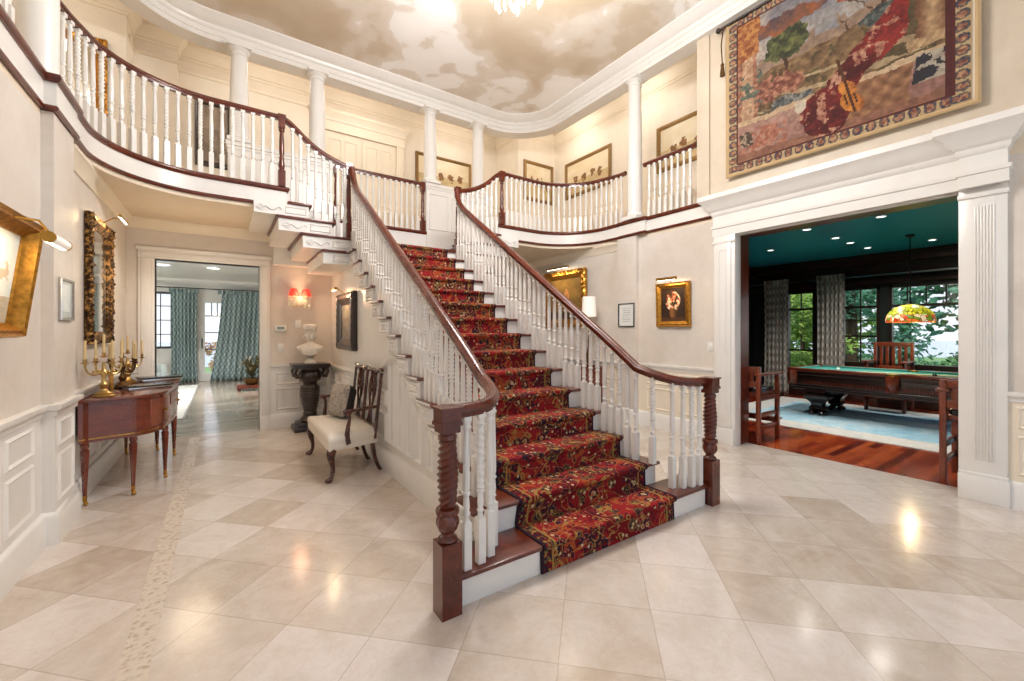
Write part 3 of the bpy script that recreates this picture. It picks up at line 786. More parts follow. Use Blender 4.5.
# skirting on the stair side, chair rail that turns down along the flight, panels below it
m = MB().sweep([(SL + .005, 7.38, 0), (SL + .005, 2.6, 0)], [(q[0], q[1]) for q in skirt_p])
m.sweep([(SR - .005, 2.6, 0), (SR - .005, 7.38, 0)], [(q[0], q[1]) for q in skirt_p])
S(m.build('baseboard_stair', M_white))
zz = lambda y: .18 + (y - NY) * RISE / RUN - .36
ch = [(SL, 7.38, .94), (SL, 4.95, .94)] + [tuple(p) for p in bez((SL, 4.95, .94), (SL, 4.7, .94), (SL, 4.3, zz(4.3) + .02), (SL, 4.05, zz(4.05)), 10)[1:]] + [(SL, 3.0, zz(3.0)), (SL, 2.75, zz(2.75))]
m = MB().rail(ch, [(-.01, -.03), (.03, -.02), (.045, 0), (.045, .025), (-.01, .025)])
f = MB()
def pan(y0, y1, z0, za, zb): f.frame([(SL + .004, y1, z0), (SL + .004, y0, z0), (SL + .004, y0, za), (SL + .004, y1, zb)], (-1, 0, 0), .042, .03)
y = 2.98
while y < 4.3:
    za, zb = zz(y) - .07, zz(y + .2) - .07
    if za > .36: pan(y, y + .2, .3, za, zb)
    y += .25
for y in (4.5, 5.0, 5.5, 6.0, 6.5, 6.95): pan(y, y + .4, .3, .62, .62); pan(y, y + .4, .68, .86, .86)
f.v and m.add(f.v, f.f)
S(m.build('trim_stair_wainscot', M_white))

# runner carpet
path = [(NY + .012, .004)]
for n in range(1, 15):
    z = n * RISE; y = nose(n)
    path += [(y + .018, z - .05), (y - .006, z - .03), (y - .010, z - .012), (y - .002, z + .004), (y + .02, z + .009), (y + RUN * .5, z + .009), (y + RUN + .012, z + .01), (y + RUN + .016, z + .03)]
z = 15 * RISE; y = nose(15)
path += [(y + .018, z - .05), (y - .006, z - .03), (y - .010, z - .012), (y - .002, z + .004), (y + .02, z + .009), (7.05, z + .009)]
L = [0]
for i in range(1, len(path)): L.append(L[-1] + math.dist(path[i], path[i-1]))
def halfw(y):  # edges of the runner
    t = max(0, min(1, (y - 2.6) / .5)); return 1.63, 2.96 - .12 * t
m = MB(); rows = len(path)
for layer, (off, ins) in enumerate(((0, 0), (-.009, .002))):
    vs = []; uv = []
    for i, (y, z) in enumerate(path):
        a, b = halfw(y)
        if i < 9: a = 1.61
        j0, j1 = max(i - 1, 0), min(i + 1, rows - 1); d = Vector((path[j1][0] - path[j0][0], path[j1][1] - path[j0][1])).normalized()
        ny_, nz_ = -d.y, d.x
        for k in range(13):
            vs.append((a + (b - a) * k / 12, y + ny_ * off, z + nz_ * off)); uv.append((-1 + 2 * k / 12, L[i]))
    fs = [(i*13+k, i*13+k+1, (i+1)*13+k+1, (i+1)*13+k) for i in range(rows - 1) for k in range(12)]
    m.add(vs, fs, uv)
n0 = rows * 13
m.f += [(i*13, (i+1)*13, n0+(i+1)*13, n0+i*13) for i in range(rows-1)] + [(i*13+12, n0+i*13+12, n0+(i+1)*13+12, (i+1)*13+12) for i in range(rows-1)]
m.f += [tuple([k, k+1, n0+k+1, n0+k]) for k in range(12)]
o = m.build('stair_runner', M_carpet, smooth=50)
tag(o, 'red floral patterned stair runner carpet covering the staircase', 'carpet')

# ------------------------------------------------------------------ balusters, newels, rails
def baluster_mesh(h, spiral, name='baluster'):
    b = .19 * h / .78 + .05
    KB = 1.22; m = MB().box(-.019, .019, -.019, .019, 0, b)
    pr = [(.019, b), (.0135, b + .012), (.0125, b + .03), (.019, b + .042), (.0125, b + .054), (.016, b + .085), (.0135, b + .13), (.0125, b + .14), (.0195, b + .15), (.0195, b + .158), (.0125, b + .168)]
    z0 = b + .17; z1 = h - .075
    if spiral:
        n = 44
        pr2 = [(.0165, z0 + (z1 - z0) * i / n) for i in range(n + 1)]
        m.lathe(pr, seg=8)
        tw = 2 * PI * 9.0 / (z1 - z0)
        m.lathe(pr2, seg=8, rmod=lambda a, z: 1 + .2 * cos(2 * a - z * tw))
        m.lathe([(.0125, z1), (.019, z1 + .008), (.019, z1 + .016), (.013, z1 + .022), (.018, z1 + .05)], seg=8)
    else:
        m.lathe(pr + [(.0175, z0 + .02), (.0155, z0 + (z1 - z0) * .5), (.0125, z1 - .01), (.019, z1), (.019, z1 + .01), (.0125, z1 + .02), (.018, z1 + .05)], seg=8)
    m.box(-.0185, .0185, -.0185, .0185, h - .03, h); m.v = [(p[0]*KB, p[1]*KB, p[2]) for p in m.v]
    o = m.build(name, M_white, None, smooth=40); C.objects.unlink(o); me = o.data; bpy.data.objects.remove(o); return me
_bc = {}
def put_baluster(parent, off, x, y, z, h, spiral, rz=0):
    key = (round(h / .03), spiral)
    if key not in _bc: _bc[key] = baluster_mesh(key[0] * .03, spiral)
    o = bpy.data.objects.new('baluster', _bc[key]); C.objects.link(o); o.parent = parent
    o.location = (x - off[0], y - off[1], z - off[2]); o.scale = (1, 1, h / (key[0] * .03)); o.rotation_euler = (0, 0, rz); return o
RP = [(-.022, -.036), (.022, -.036), (.024, -.016), (.036, -.01), (.039, .004), (.034, .012), (.027, .016), (.025, .025), (.013, .033), (-.013, .033), (-.025, .025), (-.027, .016), (-.034, .012), (-.039, .004), (-.036, -.01), (-.024, -.016)]
def newel(parent, off, x, y, z, h, big=False, name='newel_post'):
    m = MB()
    o3 = (x - off[0], y - off[1], z - off[2])
    if big:
        a = .058
        def bxx(r, z0, z1): m.box(o3[0]-r, o3[0]+r, o3[1]-r, o3[1]+r, o3[2]+z0, o3[2]+z1)
        bxx(a, 0, .385)
        m.lathe([(.05, .385), (.055, .392), (.05, .405), (.036, .415), (.034, .43)], o3, 18)
        tw = 2 * PI * 1.0 / .34
        m.lathe([(.034, .43), (.05, .45), (.057, .475), (.055, .505), (.045, .525)], o3, 24, rmod=lambda q, zz_: 1 + .10 * cos(8 * q - zz_ * 30))
        m.lathe([(.045, .523), (.062, .53), (.064, .545), (.06, .56), (.04, .568), (.042, .58)], o3, 18)
        n = 110
        m.lathe([(.049 - .004 * cos(PI * 2 * i / n) - .003 * i / n, .58 + .34 * i / n) for i in range(n + 1)], o3, 40, rmod=lambda q, zz_: 1 + .13 * cos(4 * q - zz_ * 185))
        m.lathe([(.042, .92), (.05, .925), (.05, .945), (.042, .955), (.046, .965)], o3, 18)
        bxx(.052, .963, 1.0); bxx(.062, 1.0, 1.02); bxx(.056, 1.02, 1.085); bxx(.066, 1.085, 1.098)
    else:
        def bxx(r, z0, z1): m.box(o3[0]-r, o3[0]+r, o3[1]-r, o3[1]+r, o3[2]+z0, o3[2]+z1)
        bxx(.04, 0, .2)
        m.lathe([(.036, .2), (.028, .215), (.036, .24), (.038, .27), (.026, .33), (.03, .345), (.03, .36), (.022, .375), (.03, .42), (.028, h - .32), (.022, h - .2), (.034, h - .19), (.034, h - .175), (.024, h - .165), (.03, h - .14)], o3, 14)
        bxx(.036, h - .15, h - .03); bxx(.044, h - .03, h + .012); 
    return m.build(name, M_mahograil, parent, smooth=40, bevel=0)

rng = random.Random(3)
def stair_balustrade(side, label):
    def X(a): return a if side == 'L' else 2 * XC - a
    t = thing('stair_balustrade', label, 'railing', (X(.985), 2.04, 0), group=None); off = (X(.985), 2.04, 0)
    xr = 1.43 if side == 'L' else 1.485; xn = 1.40 if side == 'L' else 1.44
    pts = [(X(1.0), 2.06, 1.065)] + [(X(p[0]), p[1], p[2]) for p in bez((1.0, 2.06, 1.065), (1.22, 2.06, 1.065), (xr - .045, 2.06, 1.065), (xr, 2.42, 1.18), 40)[1:]]
    zr = lambda y: 1.325 + (y - 2.615) * .6645
    pts += [(X(xr), 2.6, zr(2.6) - .005)] + [(X(xr), y, zr(y)) for y in (2.8, 3.4, 4.0, 4.6, 5.2, 5.5)]
    pts += [(X(xr - .0), p[1], p[2]) for p in bez((0, 5.5, zr(5.5)), (0, 5.72, zr(5.72)), (0, 5.84, zr(5.78) + .06), (0, 5.88, 3.70), 8)[1:]]
    m = MB().rail(pts, [(a * 1.08, b * 1.05) for a, b in RP]); m.xform(Matrix.Translation(-Vector(off))); m.build('handrail', M_mahograil, t, smooth=50)
    newel(t, off, X(.985), 2.04, 0, 1.1, True)
    newel(t, off, X(xn), 5.935, 15 * RISE, 1.0)
    # thick moulded block where the rail meets the big newel
    def zrail(x, y):
        best = min(pts, key=lambda p: (p[0]-x)**2 + (p[1]-y)**2)
        if y > 2.6: return zr(min(y, 5.6)) if y < 5.6 else zr(5.6) + (y - 5.6) * .75
        return best[2]
    k = 0
    for xa in (1.115, 1.205, 1.295, 1.37, 1.418 if side == 'L' else 1.45):      # around the curve on the wide bottom step
        p = min(pts[:41], key=lambda q: abs(q[0] - X(xa)))
        stepz = RISE if p[1] < 2.28 else 2 * RISE
        put_baluster(t, off, p[0], p[1] + .0, stepz, p[2] - .03 - stepz, k % 3 == 1); k += 1
    for n in range(2, 15):
        for j in range(3):
            y = nose(n) + .055 + j * RUN / 3
            if n == 2 and j < 1: continue
            put_baluster(t, off, X(xr), y, n * RISE, zrail(X(xr), y) - .03 - n * RISE, k % 3 == 1); k += 1
    return t
stair_balustrade('L', 'mahogany handrail and white balusters beside the panelled stair wall and settee')
stair_balustrade('R', 'mahogany handrail and white balusters on the stair side facing the flower painting')

def upper_flight(side, label):
    def X(a): return a if side == 'L' else 2 * XC - a
    off = (X(.6), 5.95, FZ); t = thing('flight_balustrade', label, 'railing', off)
    q = bez((.60, 5.95, 4.16), (.80, 5.95, 4.10), (.84, 5.94, 3.84), (1.40, 5.935, 3.71), 16)
    pts = [(X(p[0]), p[1], p[2]) for p in q]
    m = MB().rail(pts, RP); m.xform(Matrix.Translation(-Vector(off))); m.build('handrail', M_mahograil, t, smooth=50)
    k = 0
    for x in (.72, .81, .90, .99, 1.08, 1.17, 1.26, 1.35):
        z = 17 * RISE if x < .94 else 16 * RISE if x < 1.22 else 15 * RISE
        zt = min(q, key=lambda p: abs(p[0] - x))[2]
        put_baluster(t, off, X(x), 5.94, z, zt - .03 - z, k % 3 == 1); k += 1
upper_flight('L', 'short curved handrail rising from the landing to the curved balcony over the hall doorway')
upper_flight('R', 'short curved handrail rising from the landing to the balcony below the corner painting')

def balustrade(label, path, rail_z=4.16, newels=(), spacing=.1, skip=None, bz=FZ):
    p0 = path[0]; off = (p0[0], p0[1], bz); t = thing('gallery_balustrade', label, 'railing', off)
    m = MB().rail([(a - off[0], b - off[1], rail_z - off[2]) for a, b in path], RP); m.build('handrail', M_mahograil, t, smooth=50)
    m = MB().sweep([(a - off[0], b - off[1], 0) for a, b in path], [(-.03, .001), (.03, .001), (.03, .02), (-.03, .02)])
    R = resample([(a, b, bz + .001) for a, b in path], spacing)
    k = 0
    for i, (p, d) in enumerate(R):
        if i in (0, len(R) - 1): continue
        if any(math.dist((p.x, p.y), (n[0], n[1])) < .06 for n in newels): continue
        put_baluster(t, off, p.x, p.y, bz + .001, rail_z - .03 - bz, k % 3 == 1, math.atan2(d.y, d.x)); k += 1
    for n in newels: newel(t, off, n[0], n[1], bz + .001, rail_z + .02 - bz)
    return t
inL = [(-1.14, 4.66), (-1.115, 4.86), (-1.08, 5.04)] + [(-.1 - .95 * cos(math.radians(a)), 5.03 + .92 * sin(math.radians(a))) for a in range(12, 91, 6)] + [(.60, 5.95)]
inR = [mx(p) for p in [(-1.10, 4.74)] + inL[1:]]
balustrade('long curved balcony railing sweeping over the sideboard and the hall doorway', inL, newels=[(.60, 5.95)])
balustrade('curved balcony railing in front of the corner paintings beside the tall column', inR, newels=[(3.88, 5.95)])
balustrade('balcony railing at the near edge before the tall round column', [(-1.12, 2.0), (-1.12, 4.08)])
balustrade('straight balcony railing between the tall column and the tapestry wall', [(5.56, 4.35), (5.56, 3.44)])
balustrade('straight railing across the back of the landing in front of the double door', [(1.5, 7.2), (2.98, 7.2)], newels=[(1.5, 7.2), (2.98, 7.2)])
# ------------------------------------------------------------------ sideboard on the left wall
def sideboard():
    t = thing('sideboard', 'bow-fronted mahogany sideboard on tapered legs against the left panelled wall', 'sideboard', (-.765, 6.0, 0)); off = Vector((-.75, 6.02, 0))
    def b(m, n, mat, par=None, **k): m.xform(Matrix.Translation(-off)); return m.build(n, mat, par or t, **k)
    front = [(-1.0, 5.03), (-.68, 5.12)] + [(-.68 + .24 * sin(a), 5.62 - .5 * cos(a)) for a in [PI/2*i/8 for i in range(1, 9)]] 
    front += [(-.44 + .015 * sin(PI * i / 6), 5.62 + .8 * i / 6) for i in range(1, 6)] + [(-.68 + .24 * cos(a), 6.42 + .46 * sin(a)) for a in [PI/2*i/8 for i in range(0, 9)]] + [(-.99, 6.92)]
    def off_poly(d): 
        c = Vector((-.8, 6.0)); o = []
        for p in front:
            v = Vector(p) - c; v.normalize(); o.append((max(-1.0, p[0] + v.x * d), p[1] + v.y * d))
        return o
    b(MB().prism(front, 'z', .54, .885), 'body', M_table)
    b(MB().prism(off_poly(.03), 'z', .885, .912), 'top', M_table, bevel=.005)
    legs = [(-.965, 5.065), (-.665, 5.15), (-.475, 5.56), (-.475, 6.5), (-.665, 6.85), (-.96, 6.88)]
    for x, y in legs:
        o = b(MB().lathe([(.022, .53), (.03, .52), (.03, .50), (.023, .49), (.024, .47)], (x, y, 0), 10).lathe([(.030, .475), (.013, .075)], (x, y, 0), 4, rmod=lambda a, z: 1).box(x - .027, x + .027, y - .027, y + .027, .53, .9), 'leg', M_table)
        b(MB().lathe([(.016, .085), (.015, .04), (.008, .03)], (x, y, 0), 10).ball((x + .006, y, .018), .018, 10, 6), 'brass_caster', M_brass, o)
    def panel(y0, y1, z0=.60, z1=.85, name='drawer', n=6, arch=False):
        pts = [p for p in front[1:-1]]
        def at(y):
            for i in range(len(pts) - 1):
                if pts[i][1] <= y <= pts[i+1][1]: 
                    k = (y - pts[i][1]) / max(1e-6, pts[i+1][1] - pts[i][1]); return pts[i][0] + (pts[i+1][0] - pts[i][0]) * k
            return pts[-1][0]
        rings = []
        for i in range(n + 1):
            y = y0 + (y1 - y0) * i / n; x = at(y)
            zb = z0 + (.16 * sin(PI * i / n) if arch else 0)
            rings.append([(x - .004, y, zb), (x + .009, y, zb), (x + .009, y, z1), (x - .004, y, z1)])
        o = b(MB().loft(rings), name, M_redwood)
        ym = (y0 + y1) / 2; x = at(ym)
        if not arch: b(MB().lathe([(.018, 0), (.02, .004), (.008, .012), (.014, .022), (.009, .03)], (0, 0, 0), 12).xform(Matrix.Translation((x + .009, ym, .73)) @ Matrix.Rotation(PI/2, 4, 'Y')), 'brass_knob', M_brass, o)
    panel(5.20, 5.53); panel(5.62, 6.42, .74, .85, 'drawer', 6); panel(6.52, 6.80)
    m = MB()
    # inlay stringing lines around the top edge
    b(MB().prism(off_poly(.004), 'z', .565, .575), 'inlay_line', M_brass)
sideboard()

def candelabrum(x, y, z, rz, label, arms=4, h=.30, mat=M_paleg):
    t = thing('candelabrum', label, 'candelabrum', (x, y, z), rz, 'candelabra on the sideboard')
    MB().lathe([(.075, 0), (.078, .01), (.06, .02), (.064, .03), (.035, .045), (.02, .07), (.03, .09), (.034, .11), (.018, .13), (.014, .17), (.026, .2), (.03, .22), (.016, .24), (.012, h)], seg=16, rmod=lambda a, z_: 1 + (.08 * cos(6 * a) if z_ < .06 else 0)).build('stem', mat, t)
    for k in range(arms + 1):
        if k == arms: px, py, pz = 0, 0, h + .05
        else:
            a = 2 * PI * k / arms + .4; R = .13
            px, py, pz = R * cos(a), R * sin(a), h - .005
            q = bez((0, 0, h - .07), (px * .5, py * .5, h - .14), (px, py, h - .12), (px, py, pz), 10)
            o = MB().tube(q, [.008] * 11, 7).lathe([(.004, -.1), (.016, -.085), (.004, -.07)], (px * .55, py * .55, h), 8).build('arm', mat, t)
        MB().lathe([(.006, -.012), (.028, 0), (.03, .004), (.012, .008), (.014, .03), (.017, .035)], (px, py, pz), 12).build('candle_cup', mat, t)
        MB().lathe([(.0105, .03), (.0095, .19), (.003, .197), (.0015, .206)], (px, py, pz), 10).build('candle', M_candle, t)
    return t
candelabrum(-.885, 5.19, .912, .2, 'gilt candelabrum with cream candles at the near end of the sideboard', 4, .31)
candelabrum(-.86, 5.86, .912, .6, 'gilt candelabrum in the middle of the sideboard before the mirror', 4, .27, M_darkgilt)
candelabrum(-.89, 6.36, .912, .1, 'candelabrum at the far end of the sideboard by the doorway', 4, .29)
def album(x, y, z, rz, w, d, h, label, mat):
    t = thing('tray', label, 'tray', (x, y, z), rz)
    MB().box(-w/2, w/2, -d/2, d/2, 0, h * .6).build('base', M_silver, t, bevel=.004)
    MB().box(-w/2 - .01, w/2 + .01, -d/2 - .01, d/2 + .01, h * .6, h).build('rim', mat, t, bevel=.004)
album(-.655, 5.74, .912, .45, .36, .22, .035, 'black tray with silver edge at the front of the sideboard', M_black)
album(-.63, 6.52, .912, .35, .36, .24, .05, 'black lacquer tray farther along the sideboard near the doorway', M_black)
t = thing('photo_frame', 'small green picture in a gilt frame standing among the candelabra', 'picture frame', (-.90, 5.55, .912), .3)
MB().box(-.012, .012, -.075, .075, 0, .2).build('frame', M_gilt, t, bevel=.004); MB().box(.012, .014, -.055, .055, .02, .18).build('picture', M_leafdark, t)

# ------------------------------------------------------------------ pictures
PIC_L = Matrix(((0, 0, 1), (1, 0, 0), (0, 1, 0)))       # local (w,h,out) on the left wall -> world (out=+X, w=+Y, h=+Z)
def hang(name, label, cat, origin, wdir, out, W, H, fw, depth, fmat, fn, nx, ny, carved=0.0, tilt=0.0, light=None, ldz=0.0, group=None, inner=None, part='painting', mat=None, lit=0):
    """picture whose lower-left corner (seen from the front) sits at origin; wdir = rightwards, out = off the wall"""
    w = Vector(wdir); n = Vector(out); u = Vector((0, 0, 1))
    t = thing(name, label, cat, origin, 0, group)
    def P(a, b, c):
        q = w * a + n * (c + tilt * b) + u * b; return q
    m = MB(); N = 48 if carved else 1
    prof = [(0, 0), (0, depth * .6), (fw * .12, depth), (fw * .3, depth * .86), (fw * .5, depth * .95), (fw * .72, depth * .62), (fw, depth * .42), (fw, 0)]
    loop = []
    cs = [(0, 0), (W, 0), (W, H), (0, H)]
    rng_ = random.Random(len(label))
    rings = []
    for k in range(4):
        a, b = cs[k], cs[(k+1) % 4]; n_ = max(1, int(N * math.dist(a, b)))
        for i in range(n_ + (0)):
            f = i / n_; rings.append((a[0] + (b[0]-a[0])*f, a[1] + (b[1]-a[1])*f, k, f, i))
    R3 = []
    for x, y, k, f, i in rings:
        ring = []
        for d, c in prof:
            dx = max(0, 1 - min(x, 1e9)) if False else 0
            # inset towards the centre with mitred corners
            px = min(max(x, d), W - d) if k in (0, 2) or True else x; py = min(max(y, d), H - d)
            amp = carved * (.5 + .5 * sin(i * 2.1 + d * 60) * cos(i * .83)) if 0 < c and d < fw else 0
            if carved: amp *= (.4 + .9 * rng_.random())
            px_o = px + (-amp * .5 if x <= 0 and d == 0 else amp * .5 if x >= W and d == 0 else 0); py_o = py + (-amp * .5 if y <= 0 and d == 0 else amp * .5 if y >= H and d == 0 else 0)
            ring.append(P(px_o, py_o, c + amp))
        R3.append(ring)
    R3.append(R3[0]); m.loft(R3, cap=False); m.build('frame', fmat, t, smooth=30)
    ix = fw * .98
    if fn:
        canvas(part, mat or M_canvas, t, P(ix, ix, depth * .3), w * (W - 2*ix), (u + n * tilt) * (H - 2*ix), nx, ny, fn)
    else:
        q = [P(ix, ix, depth*.3), P(W-ix, ix, depth*.3), P(W-ix, H-ix, depth*.3), P(ix, H-ix, depth*.3), P(ix, ix, depth*.1), P(W-ix, ix, depth*.1), P(W-ix, H-ix, depth*.1), P(ix, H-ix, depth*.1)]
        MB().add(q, [(0,1,2,3), (4,7,6,5), (0,4,5,1), (1,5,6,2), (2,6,7,3), (3,7,4,0)]).build(part, mat, t, smooth=0)
    box_ = MB().add([P(.01, .01, -.0), P(W-.01, .01, 0), P(W-.01, H-.01, 0), P(.01, H-.01, 0), P(.01, .01, depth*.2), P(W-.01, .01, depth*.2), P(W-.01, H-.01, depth*.2), P(.01, H-.01, depth*.2)], [(0,1,2,3),(4,7,6,5),(0,4,5,1),(1,5,6,2),(2,6,7,3),(3,7,4,0)])
    box_.build('backing', M_darkwood, t, smooth=0)
    if light:
        L, rr, reach, lm = light
        l = MB().tube([P(W/2, H - .03, depth * .5), P(W/2, H + .05 + ldz*.5, depth + reach * .5), P(W/2, H + .045 + ldz, depth + reach)], .006, 6)
        lo = l.build('picture_light', M_brass, t)
        MB().tube([P(W/2 - L/2, H + .045 + ldz, depth + reach), P(W/2 + L/2, H + .045 + ldz, depth + reach)], rr, 14).build('lamp_tube', lm, lo)
        for e in (-1, 1):
            c1 = MB().tube([P(W/2 + e * L/2, H + .045 + ldz, depth + reach), P(W/2 + e * (L/2 + .012), H + .045 + ldz, depth + reach)], rr * 1.12, 14)
            c1.build('end_cap', M_brass, lo)
        c1 = MB().tube([P(W/2 - L/2, H + .038 + ldz, depth + reach - .004), P(W/2 + L/2, H + .038 + ldz, depth + reach - .004)], rr * .85, 10); c1.build('bulb', M_glow, lo)
        ld = bpy.data.lights.new('picture_lamp', 'AREA'); ld.shape = 'RECTANGLE'; ld.size = L; ld.size_y = .03; ld.energy = lit or 6; ld.color = (1, .72, .38)
        lob = bpy.data.objects.new('picture_lamp', ld); C.objects.link(lob); lob.parent = lo
        lob.location = P(W/2, H + .02 + ldz, depth + reach - .004)
        tgt = P(W/2, H * .45, depth * .2); d = (tgt - lob.location).normalized(); lob.rotation_euler = d.to_track_quat('-Z', 'Y').to_euler()
        ld.cycles.cast_shadow = True
    return t

def art_blue(u, v):
    c = mixc(hx('#d9dedd'), hx('#b7c3c8'), fbm(u*5, v*6, 1)); 
    if v < .3: c = mixc(hx('#9a8f7c'), hx('#c3bdae'), fbm(u*9, v*20, 2))
    if fbm(u*7+3, v*8, 5) > .58 and .45 < v < .85: c = mixc(c, hx('#a6866a'), .6)
    return c
hang('painting', 'pale painting in a deep gilt frame leaning off the wall near the camera', 'painting', (-1.045, 2.78, 1.46), (0, 1, 0), (1, 0, 0), .84, .66, .085, .10, M_gilt, art_blue, 40, 34, .0, .12, (.26, .026, .158, M_whiteshade), lit=9, ldz=-.19)
def art_small(u, v): return mixc(hx('#e8ebe8'), hx('#c9d2d4'), fbm(u*4, v*6, 3)) if .15 < u < .85 and .2 < v < .9 else hx('#b9c3bf')
hang('picture', 'small pale picture in a thin silver frame on the left pilaster', 'picture', (-.983, 4.36, 1.58), (0, 1, 0), (1, 0, 0), .31, .31, .022, .02, M_silver, art_small, 12, 12)
hang('mirror', 'tall mirror in a heavily carved dark gilt frame above the sideboard', 'mirror', (-1.045, 5.36, 1.38), (0, 1, 0), (1, 0, 0), .92, 1.22, .115, .05, M_carvedgilt, None, 0, 0, .022, 0, (.34, .014, .15, M_brass), part='mirror_glass', mat=M_mirror, lit=6)
def art_dark(u, v): return mixc(hx('#9a8a78'), hx('#5c4e42'), fbm(u*6, v*7, 8) * 1.1 - (.3 if v > .6 else 0))
hang('painting', 'muted painting in a wide black ribbed frame on the stair side wall above the bust', 'painting', (SL, 6.66, 1.235), (0, -1, 0), (-1, 0, 0), .92, .80, .16, .075, M_darkwood, art_dark, 30, 30, .006, 0, (.22, .02, .12, M_brass), lit=5)
def art_flower(u, v):
    c = mixc(hx('#21120b'), hx('#3a2212'), fbm(u*5, v*5, 4))
    d = ell(u, v, .5, .6, .30, .30)
    if d < 1:
        k = fbm(u*15, v*15, 7, 3) + .12 * (fbm(u*40, v*40, 9, 2) - .5)
        c = hx('#e9d2b0') if k > .6 else hx('#cf7a52') if k > .5 else hx('#a5472f') if k > .43 else hx('#47401f') if k > .34 else c
    if ell(u, v, .5, .25, .17, .15) < 1: c = mixc(hx('#8a5a2c'), hx('#3c2413'), abs(u - .45) * 5)
    if v < .12: c = hx('#4a2d17')
    return c
hang('painting', 'still life of flowers in a gilt frame under a brass picture light', 'painting', (XW1 - .003, 4.07, 1.56), (0, -1, 0), (-1, 0, 0), .57, .66, .085, .05, M_gilt, art_flower, 44, 50, 0, .03, (.3, .022, .12, M_brass), lit=4)
def art_doc(u, v): return hx('#8f9aa0') if (.2 < u < .8 and .15 < v < .85 and int(v * 30) % 3 == 0 and vn(u*20, v*30) > .35) else hx('#e2e1dc')
hang('picture', 'small white document in a thin black frame on the right pilaster', 'picture', (5.462, 4.79, 1.565), (0, -1, 0), (-1, 0, 0), .33, .39, .02, .02, M_black, art_doc, 24, 40)
def art_big(u, v):
    c = mixc(hx('#57431f'), hx('#a58145'), fbm(u*4, v*5, 9)); 
    if ell(u, v, .55, .45, .09, .3) < 1: c = mixc(hx('#d9a56b'), hx('#96592f'), fbm(u*14, v*14, 2))
    if v < .2: c = mixc(hx('#2b2012'), hx('#4d3a1d'), fbm(u*8, v*8, 3))
    return c
hang('painting', 'large golden painting in an ornate gilt frame behind the right stair railing', 'painting', (XW1 - .003, 6.75, 1.58), (0, -1, 0), (-1, 0, 0), 1.18, 1.08, .15, .07, M_gilt, art_big, 44, 40, .03, .03, (.6, .02, .14, M_brass), lit=6)
# upper gallery
def art_hunt(seed):
    def f(u, v):
        c = mixc(hx('#efe6d2'), hx('#d6c29b'), fbm(u*3, v*4, seed)); 
        if v < .42: c = mixc(hx('#b39a6e'), hx('#d8c59a'), fbm(u*8, v*10, seed + 3))
        for k in range(4):
            cx = .2 + .2 * k + .05 * _h(k, seed); cy = .4 + .12 * _h(seed, k)
            if ell(u, v, cx, cy, .06, .15) < fbm(u*24, v*20, seed + 5, 3) * 2.2 - .35: c = mixc(hx('#5d4127'), hx('#a0703c'), fbm(u*20, v*20, seed))
        return c
    return f
hang('painting', 'wide lit painting with figures on the gallery wall behind the white pier', 'painting', (3.55, 8.997, 4.72), (1, 0, 0), (0, -1, 0), 1.42, .82, .07, .04, M_gallgilt, art_hunt(11), 50, 30)
hang('painting', 'upright painting in a brown gilt frame in the gallery corner', 'painting', (5.86, 8.047, 4.62), (1, 0, 0), (0, -1, 0), .90, .95, .08, .04, M_gallgilt, art_hunt(21), 36, 36)
hang('painting', 'wide painting of riders on the gallery wall just beside the corner', 'painting', (6.847, 7.66, 4.66), (0, -1, 0), (-1, 0, 0), 1.46, .86, .08, .04, M_gallgilt, art_hunt(31), 50, 30)
hang('painting', 'gallery painting seen between the tall column and the tapestry wall', 'painting', (6.847, 5.05, 4.5), (0, -1, 0), (-1, 0, 0), 1.3, .86, .08, .04, M_gallgilt, art_hunt(41), 46, 30)
hang('mirror', 'gold framed mirror glimpsed through the curved balcony balusters', 'mirror', (-1.90, 8.197, 4.46), (1, 0, 0), (0, -1, 0), .54, 1.15, .12, .06, M_gilt, None, 0, 0, .03, part='mirror_glass', mat=M_mirror)
hang('painting', 'dark framed painting behind the balusters beside the first gallery column', 'painting', (-.40, 8.997, 4.35), (1, 0, 0), (0, -1, 0), .55, 1.15, .09, .05, M_darkwood, art_dark, 20, 34)

